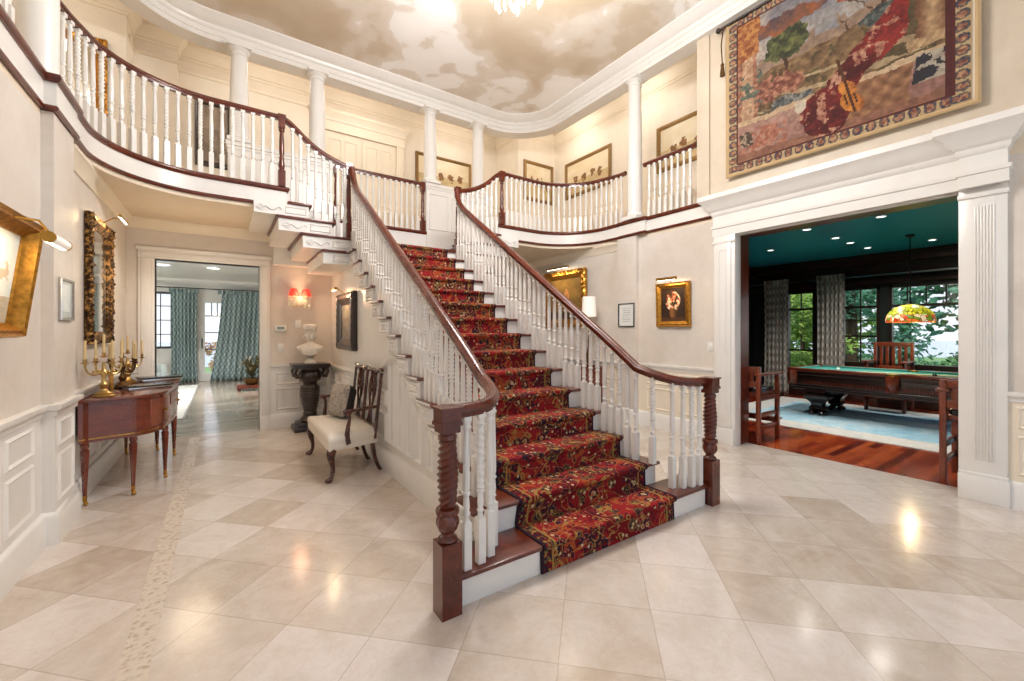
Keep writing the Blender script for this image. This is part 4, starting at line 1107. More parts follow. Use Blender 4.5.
# ------------------------------------------------------------------ tapestry
def tap(u, v):
    # u left..right, v bottom..top
    fine = fbm(u*70, v*64, 12, 3) ; wu, wv = (fbm(u*14, v*13, 31, 3) - .5) * .045, (fbm(u*14, v*13, 41, 3) - .5) * .05
    b = .055; bv = .06
    if u < b or u > 1 - b or v < bv or v > 1 - bv:
        d = min(u / b, (1 - u) / b, v / bv, (1 - v) / bv)
        if d < .1: return hx('#a8906c')
        if d > .86: return hx('#4b2320')
        s_ = (v * .92 if (u < b or u > 1 - b) else u) * 20
        k = fbm(u*85, v*78, 3, 3); ph = abs(s_ % 1 - .5) * 2; e = abs(d - .5) * 2
        r2 = ph * ph * 1.4 + e * e
        if r2 < .35 + .5 * (k - .5): return mixc(hx('#5f3530'), hx('#a5805f'), k * 2 - .5)
        if r2 < 1.0 + (k - .5): return mixc(hx('#2f3444'), hx('#6b5a48'), k * 2.2 - .6)
        return mixc(hx('#927a58'), hx('#b5a17c'), k)
    U = (u - b) / (1 - 2*b) + wu; V = (v - bv) / (1 - 2*bv) + wv
    n = fbm(U*9, V*9, 1); n2 = fbm(U*30, V*30, 2); n3 = fbm(U*4, V*4, 6)
    c = mixc(hx('#7d8490'), hx('#c3b9a8'), n3 * 2.2 - .6)
    if V > .8 and U < .5: c = mixc(c, hx('#5f6478'), n)
    hill = .52 + .05 * n3 + .12 * U
    if V < hill + .06 + .06 * (vn(U * 26, 0, 9) > .55) * vn(U * 40, 3, 5): c = mixc(hx('#86705f'), hx('#a8917d'), n)
    if V < hill: c = mixc(hx('#4e3a28'), hx('#907650'), n2 * 1.8 - .35)
    if V < hill - .03 and n > .52: c = mixc(hx('#362a1e'), hx('#5f5836'), n2 * 1.5 - .2)
    if .30 < V < .44 and abs((V * 11 + U * 1.5) % 1 - .5) < .16 + .2 * (n - .5): c = mixc(hx('#8f7a58'), hx('#c2b08c'), n2)
    if abs(U - .285 - .012 * sin(V*26)) < .011 and .40 < V < .66: c = hx('#3a281b')
    if ell(U, V, .285, .71, .13, .11) < .45 + n2 * 1.1: c = mixc(hx('#1f2b1d'), hx('#6f7a42'), n2 * 2.4 - .75)
    if ell(U, V, .27, .86, .22, .06) < .3 + n2 * 1.3: c = mixc(hx('#9a5634'), hx('#3a3a4c'), n * 2.4 - .7)
    if ell(U, V, .22, .43, .17, .10) < n2 * 1.7: c = mixc(hx('#6b352c'), hx('#b58268'), fine * 1.8 - .4)
    if ell(U, V, .30, .30, .12, .06) < n2 * 1.8: c = mixc(hx('#2f3b46'), hx('#8a8f86'), fine * 1.8 - .4)
    # column on the left
    if U < .13: c = mixc(hx('#7d4334'), hx('#b98c6d'), fine * 1.2) if U < .035 or U > .105 else mixc(hx('#a97f62'), hx('#d2b391'), fine)
    if U < .15 and .32 < V < .62 and n2 > .52: c = mixc(hx('#31424c'), hx('#6f7d62'), fine)
    if U < .14 and V > .74: c = mixc(hx('#8a3f24'), hx('#c08a4a'), fine * 1.6 - .3)
    # flowers above
    if ell(U, V, .60, .90, .085, .13) < .45 + n2 * .9: c = mixc(hx('#8a2a20'), hx('#d8a070'), fine * 2.4 - .7)
    # tree on the right
    if abs(U - .76 - .04 * sin(V * 9)) < .013 and V > .55: c = hx('#432b1e')
    if V > .60 and U > .56 and abs(sin(U*30 + V*14 + n * 5)) < .16: c = hx('#4b3528')
    if ell(U, V, .88, .79, .12, .12) < n2 * 1.9: c = mixc(hx('#212c28'), hx('#74693f'), fine * 1.7 - .3)
    if ell(U, V, .74, .60, .10, .06) < n2 * 1.7: c = mixc(hx('#25343a'), hx('#5d6b66'), fine * 1.6 - .3)
    # stone parapet
    led = .27
    if V < led: c = mixc(hx('#8a6059'), hx('#b08d80'), n * 1.2 - .1 + .3 * (fine - .5))
    if V < .20 and U < .3 and n2 > .5: c = mixc(hx('#9a4f3c'), hx('#b98a72'), fine)
    if led - .02 < V < led + .015: c = mixc(hx('#b69672'), hx('#d6bf9c'), n)
    if V < led - .02 and .60 < U < .86: c = mixc(hx('#6d4732'), hx('#a67b56'), .5 + .5 * sin(U*70 + n*3) * sin(V*60 + n*3))
    if V < .05: c = mixc(hx('#74473a'), hx('#a37a5e'), n2)
    if abs(U - .06) < .035 and .10 < V < .2: c = mixc(hx('#463b30'), hx('#a0907a'), (fine > .5) * 1.0)
    # crimson drapery climbing to the right
    if ell(U, V, .50, .15, .13, .16) < .7 + n * .6 or (.5 < U < .84 and abs(V - (.24 + (U - .5) * .92)) < .085 + .07 * n):
        c = mixc(hx('#3d0c10'), hx('#8a201e'), n * 1.9 - .4 + .6 * (fine - .5))
        if n2 > .60: c = mixc(hx('#8f4a3c'), hx('#c39a7e'), fine * 1.6 - .3)
    if ell(U, V, .37, .235, .03, .04) < 1: c = hx('#d5cab6')
    # violin
    u0, v0 = U - wu, V - wv
    ang = .22; uu = (u0 - .615) * cos(ang) - (v0 - .15) * 1.0 * -sin(ang); vv = (v0 - .15) * cos(ang) + (u0 - .615) * -sin(ang) * -1
    if (uu/.048)**2 + (vv/.06)**2 < 1 or (uu/.036)**2 + ((vv - .085)/.048)**2 < 1:
        c = mixc(hx('#7c3510'), hx('#cf8232'), fine * .8 + (.45 - uu * 9))
        if abs(abs(uu) - .02) < .004 and abs(vv - .02) < .03 or abs(uu) < .006: c = hx('#3a1a0c')
    elif abs(uu) < .008 and 0 < vv < .27: c = hx('#4b2a17')
    # pier and vase on the right
    if U > .87 and V > .36: c = mixc(hx('#6f4a34'), hx('#c7a67b'), 1 - abs(u0 - .93) * 19 + .3 * (fine - .5))
    if U > .84 and .31 < V < .37: c = mixc(hx('#a98660'), hx('#cdb286'), fine)
    if .87 < U < .97 and .11 < V < .27: c = mixc(hx('#232630'), hx('#b3ad9c'), (n2 > .53) * 1.0)
    if u0 > .975: c = hx('#431719')
    return mixc(tuple(k * (.72 + .38 * fine) for k in c), hx('#5a4538'), .24)
t = thing('tapestry', 'large woven landscape tapestry with a violin and red drapery above the wide doorway', 'tapestry', (5.50, 1.86, 3.53))
o0 = Vector((5.50, 1.86, 3.53))
canvas('weave', M_textile, t, Vector((5.495, 2.95, 3.55)) - o0, (0, -2.19, 0), (0, 0, 1.99), 230, 200, tap)
MB().box(5.50, 5.515, .72, 2.97, 3.53, 5.55).xform(Matrix.Translation(-o0)).build('backing', M_creamcloth, t, smooth=0)
MB().frame([(5.492, 2.985, 3.515), (5.492, .705, 3.515), (5.492, .705, 5.56), (5.492, 2.985, 5.56)], (-1, 0, 0), .04, .012).xform(Matrix.Translation(-o0)).build('edge_band', plain('tan_braid', '#b59a72', .9), t)
MB().tube([(5.49, .62, 5.535), (5.49, 3.06, 5.535)], .02, 10).ball((5.49, 3.085, 5.535), .035, 10, 8).ball((5.49, .60, 5.535), .035, 10, 8).xform(Matrix.Translation(-o0)).build('hanging_rod', M_darkwood, t)
MB().tube([(5.47, 3.0, 5.54), (5.46, 3.03, 5.3), (5.47, 3.02, 5.06)], .008, 6).lathe([(.012, 0), (.024, -.02), (.018, -.04), (.03, -.16), (.03, -.17)], (5.47, 3.02, 5.06), 12).xform(Matrix.Translation(-o0)).build('tassel', M_darkgilt, t)
for z0_ in (5.55,): MB().box(5.495, 5.53, 1.0, 1.05, 5.5, 5.54).box(5.495, 5.53, 2.7, 2.75, 5.5, 5.54).xform(Matrix.Translation(-o0)).build('bracket', M_darkwood, t)
# ------------------------------------------------------------------ double-chair-back settee
def settee():
    t = thing('settee', 'mahogany double chair back settee with cream seat against the panelled stair side', 'settee', (1.12, 5.0, 0)); off = Vector((1.12, 5.0, 0))
    def b(m, n, mat, par=None, **k): m.xform(Matrix.Translation(-off)); return m.build(n, mat, par or t, **k)
    zs = .30
    # cabriole front legs
    for y, s in ((4.44, -1), (5.56, 1)):
        q = bez((.90, y, .34), (.82, y + s*.05, .25), (.95, y - s*.01, .14), (.865, y + s*.01, .03), 12)
        b(MB().tube(q, [.040, .045, .045, .041, .036, .031, .027, .023, .021, .02, .02, .021, .024], 10).ball((.855, y + s*.012, .026), .032, 10, 7, (1.2, 1, .8)), 'leg', M_settee)
    for y in (4.56, 5.02, 5.48):
        q = bez((1.31, y, .36), (1.33, y, .22), (1.34, y, .1), (1.405, y, .0), 8)
        b(MB().tube(q, [.024]*4 + [.02]*5, 8), 'leg', M_settee)
    # seat: front wide, back narrow
    seat = [(.845, 4.38), (.845, 5.62), (1.36, 5.50), (1.36, 4.50)]
    b(MB().prism(seat, 'z', .31, .40), 'seat_rail', M_creamcloth, bevel=.02)
    rings = []
    for k, (ins, z) in enumerate(((0, .385), (-.005, .42), (.005, .45), (.04, .468), (.12, .478))):
        r = []
        for i in range(40):
            f = i / 40 * 4; e = int(f); g = f - e; p, q = seat[e], seat[(e+1) % 4]
            x = p[0] + (q[0]-p[0])*g; y = p[1] + (q[1]-p[1])*g
            r.append((x + (1.1 - x) * ins * 2.0, y + (5.0 - y) * ins * 1.6, z))
        rings.append(r)
    b(MB().loft(rings), 'seat_cushion', M_creamcloth, smooth=60)
    # back: three uprights, two pierced splats, serpentine crest
    bx = lambda z: 1.33 + (z - .42) * .10
    for y in (4.50, 5.0, 5.50):
        b(MB().tube([(bx(z), y + (.0 if y == 5.0 else (-.02 if y < 5 else .02) * (z - .42)), z) for z in (.36, .6, .8, 1.0, 1.05)], [.02, .018, .017, .017, .018], 8), 'back_upright', M_settee)
    pts = []
    for i in range(49):
        y = 4.46 + 1.08 * i / 48; ph = (y - 4.5) / .5
        pts.append((bx(1.06), y, 1.055 + .018 * abs(cos(PI * ph)) + .012 * cos(4 * PI * ph)))
    b(MB().tube(pts, [.017 + .007 * abs(sin(i * .52)) for i in range(49)], 8), 'crest_rail', M_settee)
    b(MB().bar((bx(.47), 4.5, .47), (bx(.47), 5.5, .47), .03, .05), 'lower_rail', M_settee)
    for yc in (4.75, 5.25):
        m = MB()
        for s in (-1, 1):
            m.tube([(bx(z), yc + s * w, z) for w, z in ((.075, .49), (.05, .55), (.03, .62), (.05, .70), (.10, .80), (.115, .9), (.08, 1.0), (.10, 1.05))], .012, 6)
            m.tube([(bx(z), yc + s * w, z) for w, z in ((.02, .49), (.015, .58), (-.03, .66), (-.06, .76), (-.02, .86), (.04, .94), (.03, 1.05))], .010, 6)
            m.tube([(bx(.86) , yc + s * .055 + .035 * cos(a * .7), .87 + .05 * sin(a * .7)) for a in range(10)], .009, 6)
        m.tube([(bx(z), yc, z) for z in (.49, .6, .66)], .014, 6)
        b(m, 'back_splat', M_settee)
    for y, s in ((4.45, -1), (5.55, 1)):
        q = bez((bx(.70), y + .05 * -s, .70), (1.2, y + s*.04, .70), (1.08, y + s*.05, .70), (.98, y + s*.05, .685), 10)
        o = b(MB().tube(q, [.018]*8 + [.022, .026, .022], 8), 'arm', M_settee)
        q = bez((1.03, y + s*.05, .68), (1.07, y + s*.05, .58), (1.0, y + s*.02, .5), (1.04, y + s * .015, .36), 8)
        b(MB().tube(q, [.018, .018, .018, .02, .022, .024, .027, .03, .03], 8), 'arm_support', M_settee)
settee()
def cushion():
    t = thing('cushion', 'square patterned grey cushion with dark side leaning on the settee', 'cushion', (1.11, 5.24, .508), .28)
    rings = []
    def shp(i, w):
        a = i / 48 * 2 * PI; r = 1 / max(abs(cos(a)), abs(sin(a))); k = min(r, 1.34)
        return (w * cos(a) * k, w * sin(a) * k)
    for dx, w in ((-.055, .09), (-.048, .14), (-.025, .175), (0, .185)): rings.append([(dx + (.0), *shp(i, w)) for i in range(48)])
    M = Matrix.Translation((.02, 0, .178)) @ Matrix.Rotation(.22, 4, 'Y') @ Matrix.Rotation(.0, 4, 'X')
    m = MB().loft(rings); m.xform(M)
    o = m.build('front', plain('patterned_linen', '#a39a90', .9, var=.45, vscale=38), t, smooth=60)
    rings = []
    for dx, w in ((0, .186), (.06, .180), (.11, .15), (.125, .09)): rings.append([(dx, *shp(i, w)) for i in range(48)])
    m = MB().loft(rings); m.xform(M); m.build('back', plain('charcoal_velvet', '#2b2725', .9), t, smooth=60)
cushion()

# ------------------------------------------------------------------ pedestal and bust
def pedestal():
    t = thing('pedestal', 'dark carved wooden pedestal with scrolled brackets standing in the corner by the doorway', 'pedestal', (1.10, 7.08, 0))
    MB().box(-.24, .24, -.2, .2, 0, .07).build('plinth', M_darkwood, t, bevel=.01); MB().box(-.19, .19, -.17, .17, .07, .12).build('step', M_darkwood, t, bevel=.008)
    MB().lathe([(.13, .12), (.15, .15), (.12, .19), (.09, .22), (.10, .25), (.085, .28)], seg=24).build('foot', M_darkwood, t)
    MB().lathe([(.085 + .045 * sin(PI * .62 * i / 54) + .009 * abs(sin(PI * i / 6)), .28 + .38 * i / 54) for i in range(55)], seg=28).build('reeded_column', M_darkwood, t)
    MB().lathe([(.115, .655), (.09, .69), (.10, .72), (.15, .77), (.165, .82), (.15, .87), (.12, .9), (.13, .94)], seg=64, rmod=lambda a, z: 1 + .04 * cos(12 * a)).build('carved_urn', M_darkwood, t)
    MB().box(-.26, .26, -.2, .2, .965, 1.005).box(-.245, .245, -.185, .185, .935, .965).build('top', M_darkwood, t, bevel=.006)
    for sx in (-1, 1):
        for sy in (-1, 1):
            q = [(sx * (.205 + .0), sy * .15, .94), (sx * .225, sy * .15, .88), (sx * .20, sy * .14, .82), (sx * .16, sy * .12, .80)]
            MB().tube(q, [.028, .026, .022, .014], 8).ball((sx * .205, sy * .148, .815), .026, 8, 6).build('bracket', M_darkwood, t)
pedestal()
def bust():
    t = thing('bust', 'white marble bust of a woman in a brimmed cap on the dark pedestal', 'sculpture', (1.10, 7.08, 1.006), -.28)
    MB().lathe([(.085, 0), (.088, .02), (.07, .035), (.05, .06), (.055, .085), (.075, .1)], seg=24).build('socle', M_marble, t)
    def ring(z, rx, ry, cx, cy, n=28, sq=2.0):
        o = []
        for i in range(n):
            a = 2 * PI * i / n; ca, sa = cos(a), sin(a)
            o.append((cx + rx * (abs(ca) ** (2/sq)) * (1 if ca >= 0 else -1), cy + ry * (abs(sa) ** (2/sq)) * (1 if sa >= 0 else -1), z))
        return o
    R = [ring(.095, .05, .045, 0, 0), ring(.12, .085, .06, 0, 0), ring(.16, .125, .075, 0, -.005), ring(.20, .165, .085, 0, -.006, sq=2.3), ring(.24, .19, .085, 0, 0, sq=2.4), ring(.265, .175, .075, 0, .005), ring(.285, .12, .062, 0, .008), ring(.305, .066, .052, 0, .01), ring(.325, .042, .045, 0, .008), ring(.355, .037, .042, 0, .004), ring(.385, .038, .045, 0, 0)]
    MB().loft(R).build('torso', M_marble, t, smooth=60)
    m = MB()
    H = [ring(.350, .012, .016, 0, -.050), ring(.358, .030, .036, 0, -.034), ring(.372, .043, .056, 0, -.018), ring(.392, .053, .070, 0, -.006), ring(.415, .061, .078, 0, 0), ring(.436, .065, .080, 0, .002), ring(.448, .064, .076, 0, .005), ring(.462, .066, .082, 0, .003), ring(.49, .067, .084, 0, .005), ring(.515, .058, .072, 0, .008), ring(.535, .02, .024, 0, .01)]
    m.loft(H)
    # brow, nose, lips, chin, cheeks
    m.loft([[(-w, y_ + .016, z_), (-w*.5, y_, z_), (w*.5, y_, z_), (w, y_ + .016, z_), (0, y_ + .04, z_)] for w, y_, z_ in ((.008, -.082, .462), (.009, -.088, .445), (.013, -.103, .420), (.016, -.098, .412), (.010, -.078, .406))])
    m.ball((0, -.076, .394), .017, 10, 6, (1.2, .7, .35)).ball((0, -.073, .386), .015, 10, 6, (1.1, .8, .35)).ball((0, -.066, .366), .017, 10, 6, (1.2, .9, .9))
    for s in (-1, 1):
        m.ball((s*.027, -.068, .466), .020, 10, 6, (1.5, .8, .4)); m.ball((s*.026, -.070, .446), .011, 10, 6, (1.5, .7, .8)); m.ball((s*.034, -.050, .412), .022, 10, 6, (1, .8, 1.1))
    HS = Matrix.Translation((0, 0, .36)) @ Matrix.Diagonal((1.12, 1.08, 1.12, 1)) @ Matrix.Translation((0, 0, -.36))
    m.xform(HS); m.build('head', M_marble, t, smooth=60)
    m = MB()
    for k in range(26):
        a = PI * (k / 25) ; s = cos(a)
        m.ball((.072 * s, .012 + .07 * sin(a), .475 - .02 * abs(s)), .028, 8, 6)
        m.ball((.076 * s, .016 + .06 * sin(a), .43 - .02 * abs(s)), .025, 8, 6)
        if k % 3 == 0: m.ball((.062 * s, .03 + .045 * sin(a), .385), .022, 8, 6)
    for k in range(9): m.ball((.066 * cos(PI + PI * k / 8), .01 + .078 * sin(PI + PI * k / 8) * 1.05, .505), .018, 8, 6, (1, 1, .8))
    m.ball((0, .022, .455), .082, 20, 14, (1.08, 1, 1.12)); m.ball((0, .05, .38), .05, 14, 10, (1.2, .8, 1.1))
    m.build('hair', M_marble, t, smooth=60)
    MB().lathe([(.088, .512), (.104, .518), (.106, .528), (.098, .536), (.102, .552), (.104, .568), (.096, .586), (.06, .598), (.004, .602)], (0, -.006, 0), 26, ry=1.08).build('cap', M_marble, t, smooth=50)
    # drapery folds across the chest
    m = MB()
    for k in range(6):
        m.tube([(-.17 + .01*k, -.02, .25 - .006*k), (-.09, -.082 - .003*k, .215 - .012*k), (.0, -.094, .175 - .011*k), (.08, -.084, .20 - .012*k), (.155, -.03, .25 - .012*k)], .0085, 6)
    m.build('drapery', M_marble, t, smooth=60)
bust()

# ------------------------------------------------------------------ things on the doorway wall
def sconce():
    t = thing('sconce', 'crystal wall sconce with two red shades above the marble bust', 'wall lamp', (.985, YB - .002, 1.95))
    MB().lathe([(.045, 0), (.05, .01), (.03, .02), (.012, .03)], seg=16).xform(Matrix.Rotation(PI/2, 4, 'X')).build('back_plate', M_brass, t)
    for s in (-1, 1):
        q = bez((0, -.03, 0), (s*.05, -.08, -.09), (s*.09, -.12, -.08), (s*.085, -.12, .06), 10)
        a = MB().tube(q, .007, 7).build('arm', M_brass, t)
        MB().lathe([(.01, 0), (.03, .01), (.012, .02), (.011, .07)], (s*.085, -.12, .06), 12).build('candle_tube', M_candle, a)
        m = MB().lathe([(.075, .10), (.06, .16), (.045, .205)], (s*.085, -.12, .0), 20); m.f = m.f[:-2]
        m.build('lamp_shade', M_red_shade, a)
        MB().ball((s*.085, -.12, .15), .016, 8, 6).build('bulb', M_glow, a)
    rr = random.Random(5); m = MB()
    for k in range(26):
        a = k / 26 * PI; x = .15 * cos(a) ; y = -.05 - .11 * sin(a); ln = rr.uniform(.06, .13)
        m.lathe([(.003, .06), (.008, .045), (.004, .03), (.009, 0), (.012, -ln * .6), (.003, -ln)], (x, y, .02), 6)
    m.build('crystal_drops', M_crystal, t, smooth=0)
    ld = bpy.data.lights.new('sconce_lamp', 'POINT'); ld.energy = 7; ld.color = (1, .58, .32); ld.shadow_soft_size = .06
    o = bpy.data.objects.new('sconce_lamp', ld); C.objects.link(o); o.parent = t; o.location = (0, -.22, .1)
sconce()
t = thing('mounted_thermostat', 'white thermostat panel with a grey display beside the cased doorway', 'thermostat', (.655, YB - .001, 1.49))
MB().box(0, .15, -.025, 0, 0, .095).build('case', M_plastic, t, bevel=.006); MB().box(.025, .125, -.027, -.024, .035, .078).build('display', M_lcd, t)
for k, (x, z, lb) in enumerate(((.69, 1.18, 'white double light switch plate under the thermostat'), (.93, 1.55, 'small white switch plate beside the bust'))):
    t = thing('light_switch', lb, 'switch', (x, YB - .001, z))
    w = .085
    MB().box(0, w, -.008, 0, 0, .125).build('plate', M_plastic, t, bevel=.003); MB().box(.03, .055, -.014, -.007, .035, .09).build('rocker', M_plastic, t, bevel=.002)
t = thing('light_switch', 'white switch plate on the wall beside the fluted doorway pilaster and flower painting', 'switch', (XW1 - .001, 3.26, 1.22))
MB().box(-.008, 0, -.08, 0, 0, .125).build('plate', M_plastic, t, bevel=.003); MB().box(-.014, -.007, -.055, -.03, .035, .09).build('rocker', M_plastic, t, bevel=.002)

# ------------------------------------------------------------------ chest and lamp behind the right railing
def chest():
    t = thing('chest_of_drawers', 'mahogany chest of drawers by the wall behind the right stair balusters', 'chest', (5.24, 5.75, 0))
    MB().box(-.22, .22, -.6, .6, .12, .86).build('body', M_table, t, bevel=.006); MB().box(-.25, .24, -.63, .63, .86, .89).build('top', M_table, t, bevel=.006)
    for sx in (-.18, .18):
        for sy in (-.55, .55): MB().box(sx-.035, sx+.035, sy-.035, sy+.035, 0, .12).build('foot', M_table, t, bevel=.006)
    for z in (.16, .40, .64):
        d = MB().box(-.232, -.218, -.57, .57, z, z + .2).build('drawer', M_redwood, t, bevel=.004)
        for y in (-.3, .3): MB().ball((-.245, y, z + .1), .016, 8, 6).build('brass_knob', M_brass, d)
chest()
t = thing('table_lamp', 'tall table lamp with a plain white shade on the chest beside the golden painting', 'lamp', (5.2, 5.22, .89))
MB().box(-.07, .07, -.07, .07, 0, .03).build('base', M_darkgilt, t, bevel=.006)
MB().lathe([(.03, .03), (.045, .1), (.05, .2), (.025, .34), (.018, .4), (.026, .42), (.014, .5), (.01, .84)], seg=18).build('stem', M_darkgilt, t)
m = MB().lathe([(.125, .86), (.11, 1.20)], seg=28); m.f = m.f[:-2]; m.build('lamp_shade', M_whiteshade, t)
MB().ball((0, 0, .98), .03, 8, 6).build('bulb', M_glow, t)

# ------------------------------------------------------------------ chandelier
def chandelier():
    t = thing('chandelier', 'crystal chandelier hanging from the cloud painted ceiling', 'chandelier', (2.24, 3.22, 4.67))
    MB().lathe([(.012, 1.235), (.09, 1.23), (.08, 1.2), (.02, 1.17), (.012, .62), (.03, .6)], seg=14).build('hanging_rod', M_brass, t)
    MB().lathe([(.03, .62), (.06, .56), (.03, .5), (.025, .4), (.07, .33), (.085, .28), (.04, .2), (.02, .1), (.03, .06), (.012, 0)], seg=18).build('stem', M_brass, t)
    rr = random.Random(11)
    for k in range(8):
        a = 2 * PI * k / 8; ca, sa = cos(a), sin(a)
        q = bez((.05*ca, .05*sa, .28), (.2*ca, .2*sa, .02), (.38*ca, .38*sa, .1), (.36*ca, .36*sa, .30), 12)
        o = MB().tube(q, .010, 7).lathe([(.01, 0), (.05, .015), (.014, .025), (.012, .11)], (.36*ca, .36*sa, .29), 12).build('arm', M_brass, t)
        MB().lathe([(.004, .10), (.016, .125), (.012, .15), (.002, .18)], (.36*ca, .36*sa, .29), 10).build('bulb', M_glow, o)
        m = MB()
        for j in range(7):
            f = j / 6; r_ = .12 + .30 * f; z = .10 - .10 * sin(PI * f) + .2 * f
            if j in (1, 3, 4, 6): m.lathe([(.003, 0), (.012, -.02), (.005, -.035), (.017, -.06), (.020, -.10), (.003, -.14)], (r_*ca + rr.uniform(-.02, .02), r_*sa + rr.uniform(-.02, .02), z), 6)
        m.build('crystal_drops', M_crystal, o, smooth=0)
    m = MB()
    for R_, zt, n in ((.16, .0, 8), (.07, -.06, 4)):
        for k in range(n):
            a = 2 * PI * k / n
            m.lathe([(.003, .1), (.012, .08), (.005, .06), (.016, .03), (.018, 0), (.003, -.05)], (R_*cos(a), R_*sin(a), zt), 6)
    m.lathe([(.004, -.1), (.03, -.14), (.034, -.17), (.004, -.21)], (0, 0, 0), 8)
    m.build('crystal_skirt', M_crystal, t, smooth=0)
chandelier()
# ------------------------------------------------------------------ billiard room contents
S_ = None
t = thing('area_rug', 'large faded blue rug with pale border under the billiard table', 'rug', (9.0, 2.2, 0))
MB().box(-1.75, 1.5, -3.6, 2.2, .001, .012).build('border', M_rugborder, t); MB().box(-1.25, 1.05, -3.1, 1.7, .0118, .0145).build('field', M_rugblue, t)

def billiard_table():
    cx, cy = 9.15, 2.02; L, Wd = 2.95, 1.28
    t = thing('billiard_table', 'antique mahogany billiard table with green felt and leather pockets', 'billiard table', (cx, cy, .0145))
    hl, hw = L/2, Wd/2
    MB().box(-hw + .10, hw - .10, -hl + .10, hl - .10, .70, .785).build('felt_bed', M_felt, t)
    cush = MB()
    for a, b, c_, d in ((-hw+.095, -hw+.14, -hl+.16, -.07), (-hw+.095, -hw+.14, .07, hl-.16), (hw-.14, hw-.095, -hl+.16, -.07), (hw-.14, hw-.095, .07, hl-.16), (-hw+.16, hw-.16, -hl+.095, -hl+.14), (-hw+.16, hw-.16, hl-.14, hl-.095)): cush.box(a, b, c_, d, .78, .815)
    cush.build('cushion', M_felt, t, bevel=.01)
    r = MB()
    r.box(-hw, -hw+.1, -hl+.02, -.08, .765, .82).box(-hw, -hw+.1, .08, hl-.02, .765, .82).box(hw-.1, hw, -hl+.02, -.08, .765, .82).box(hw-.1, hw, .08, hl-.02, .765, .82).box(-hw+.02, hw-.02, -hl, -hl+.1, .765, .82).box(-hw+.02, hw-.02, hl-.1, hl, .765, .82)
    r.build('rail', M_mahog, t, bevel=.012)
    m = MB()
    for z0, z1, o in ((.70, .765, .03), (.52, .70, .06), (.485, .52, .04), (.44, .485, .075)): m.box(-hw + o, hw - o, -hl + o, hl - o, z0, z1)
    m.build('apron', M_darkwood, t, bevel=.008)
    m = MB()
    for sx in (-1, 1):
        x = sx * (hw - .06)
        for k in range(64):
            y = -hl + .25 + k * (L - .5) / 63
            m.box(min(x, x + sx*.012), max(x, x + sx*.012), y - .009, y + .009, .545, .60 if True else 0)
        # end fluting
    m.build('carved_fluting', M_mahog, t)
    for sx in (-1, 1):
        for y in (-hl + .08, 0, hl - .08):
            px = sx * (hw - (.045 if y == 0 else .08))
            o = MB().lathe([(.05, .80), (.075, .81), (.08, .80), (.078, .775)], (px, y, 0), 18).build('pocket', M_brass, t)
            MB().lathe([(.072, .78), (.08, .70), (.07, .60), (.03, .55)], (px + sx*.045, y, 0), 14, rmod=lambda a, z: 1 + .08 * cos(10*a)).build('leather_net', M_redwood, o)
            m2 = MB()
            for k in range(10):
                a = 2*PI*k/10; m2.tube([(px + sx*.045 + .07*cos(a), y + .07*sin(a), .6), (px + sx*.045 + .06*cos(a), y + .06*sin(a), .52)], .006, 5)
            m2.build('fringe', M_redwood, o)
    for sx in (-1, 1):
        for y in (-hl + .42, hl - .42):
            x = sx * (hw - .22)
            m = MB()
            def sq(r, z): return [(x + r*a, y + r*b, z) for a, b in ((-1,-1),(0,-1.06),(1,-1),(1.06,0),(1,1),(0,1.06),(-1,1),(-1.06,0))]
            m.loft([sq(r, z) for r, z in ((.15, .45), (.155, .41), (.12, .38), (.17, .34), (.165, .30), (.09, .22), (.08, .17), (.10, .14), (.11, .12), (.07, .09), (.085, .07))])
            o = m.build('leg', M_darkwood, t, smooth=25)
            m = MB()
            for a, b in ((-1, -1), (1, -1), (1, 1), (-1, 1)): m.ball((x + a*.075, y + b*.075, .035), .04, 8, 6, (1.3, 1.3, .87))
            m.build('paw_foot', M_darkwood, o)
    m = MB()
    for k in range(9):
        for sx in (-1, 1): m.ball((sx * (hw - .05), -hl + .3 + k * (L - .6) / 8, .8205), .011, 8, 5, (1, 1, .3))
    m.build('rail_sights', M_candle, t)
    return cx, cy
bcx, bcy = billiard_table()
def ball(x, y, c, lb): tag(MB().ball((0, 0, 0), .028, 14, 10).build('billiard_ball', c, None, smooth=80), lb, 'ball').location = (x, y, .8276)
ball(8.95, 2.85, M_plastic, 'white billiard ball on the green felt near the window end')
ball(8.9, 1.62, M_black, 'dark billiard ball lying on the green felt near the pilaster side')
tag(MB().tube([(8.85, 2.62, .8095), (9.02, 1.98, .8095), (9.2, 1.30, .8095)], [.0065, .009, .0135], 10).build('cue_stick', M_candle, None, smooth=60), 'pale wooden cue stick lying across the green felt', 'cue')
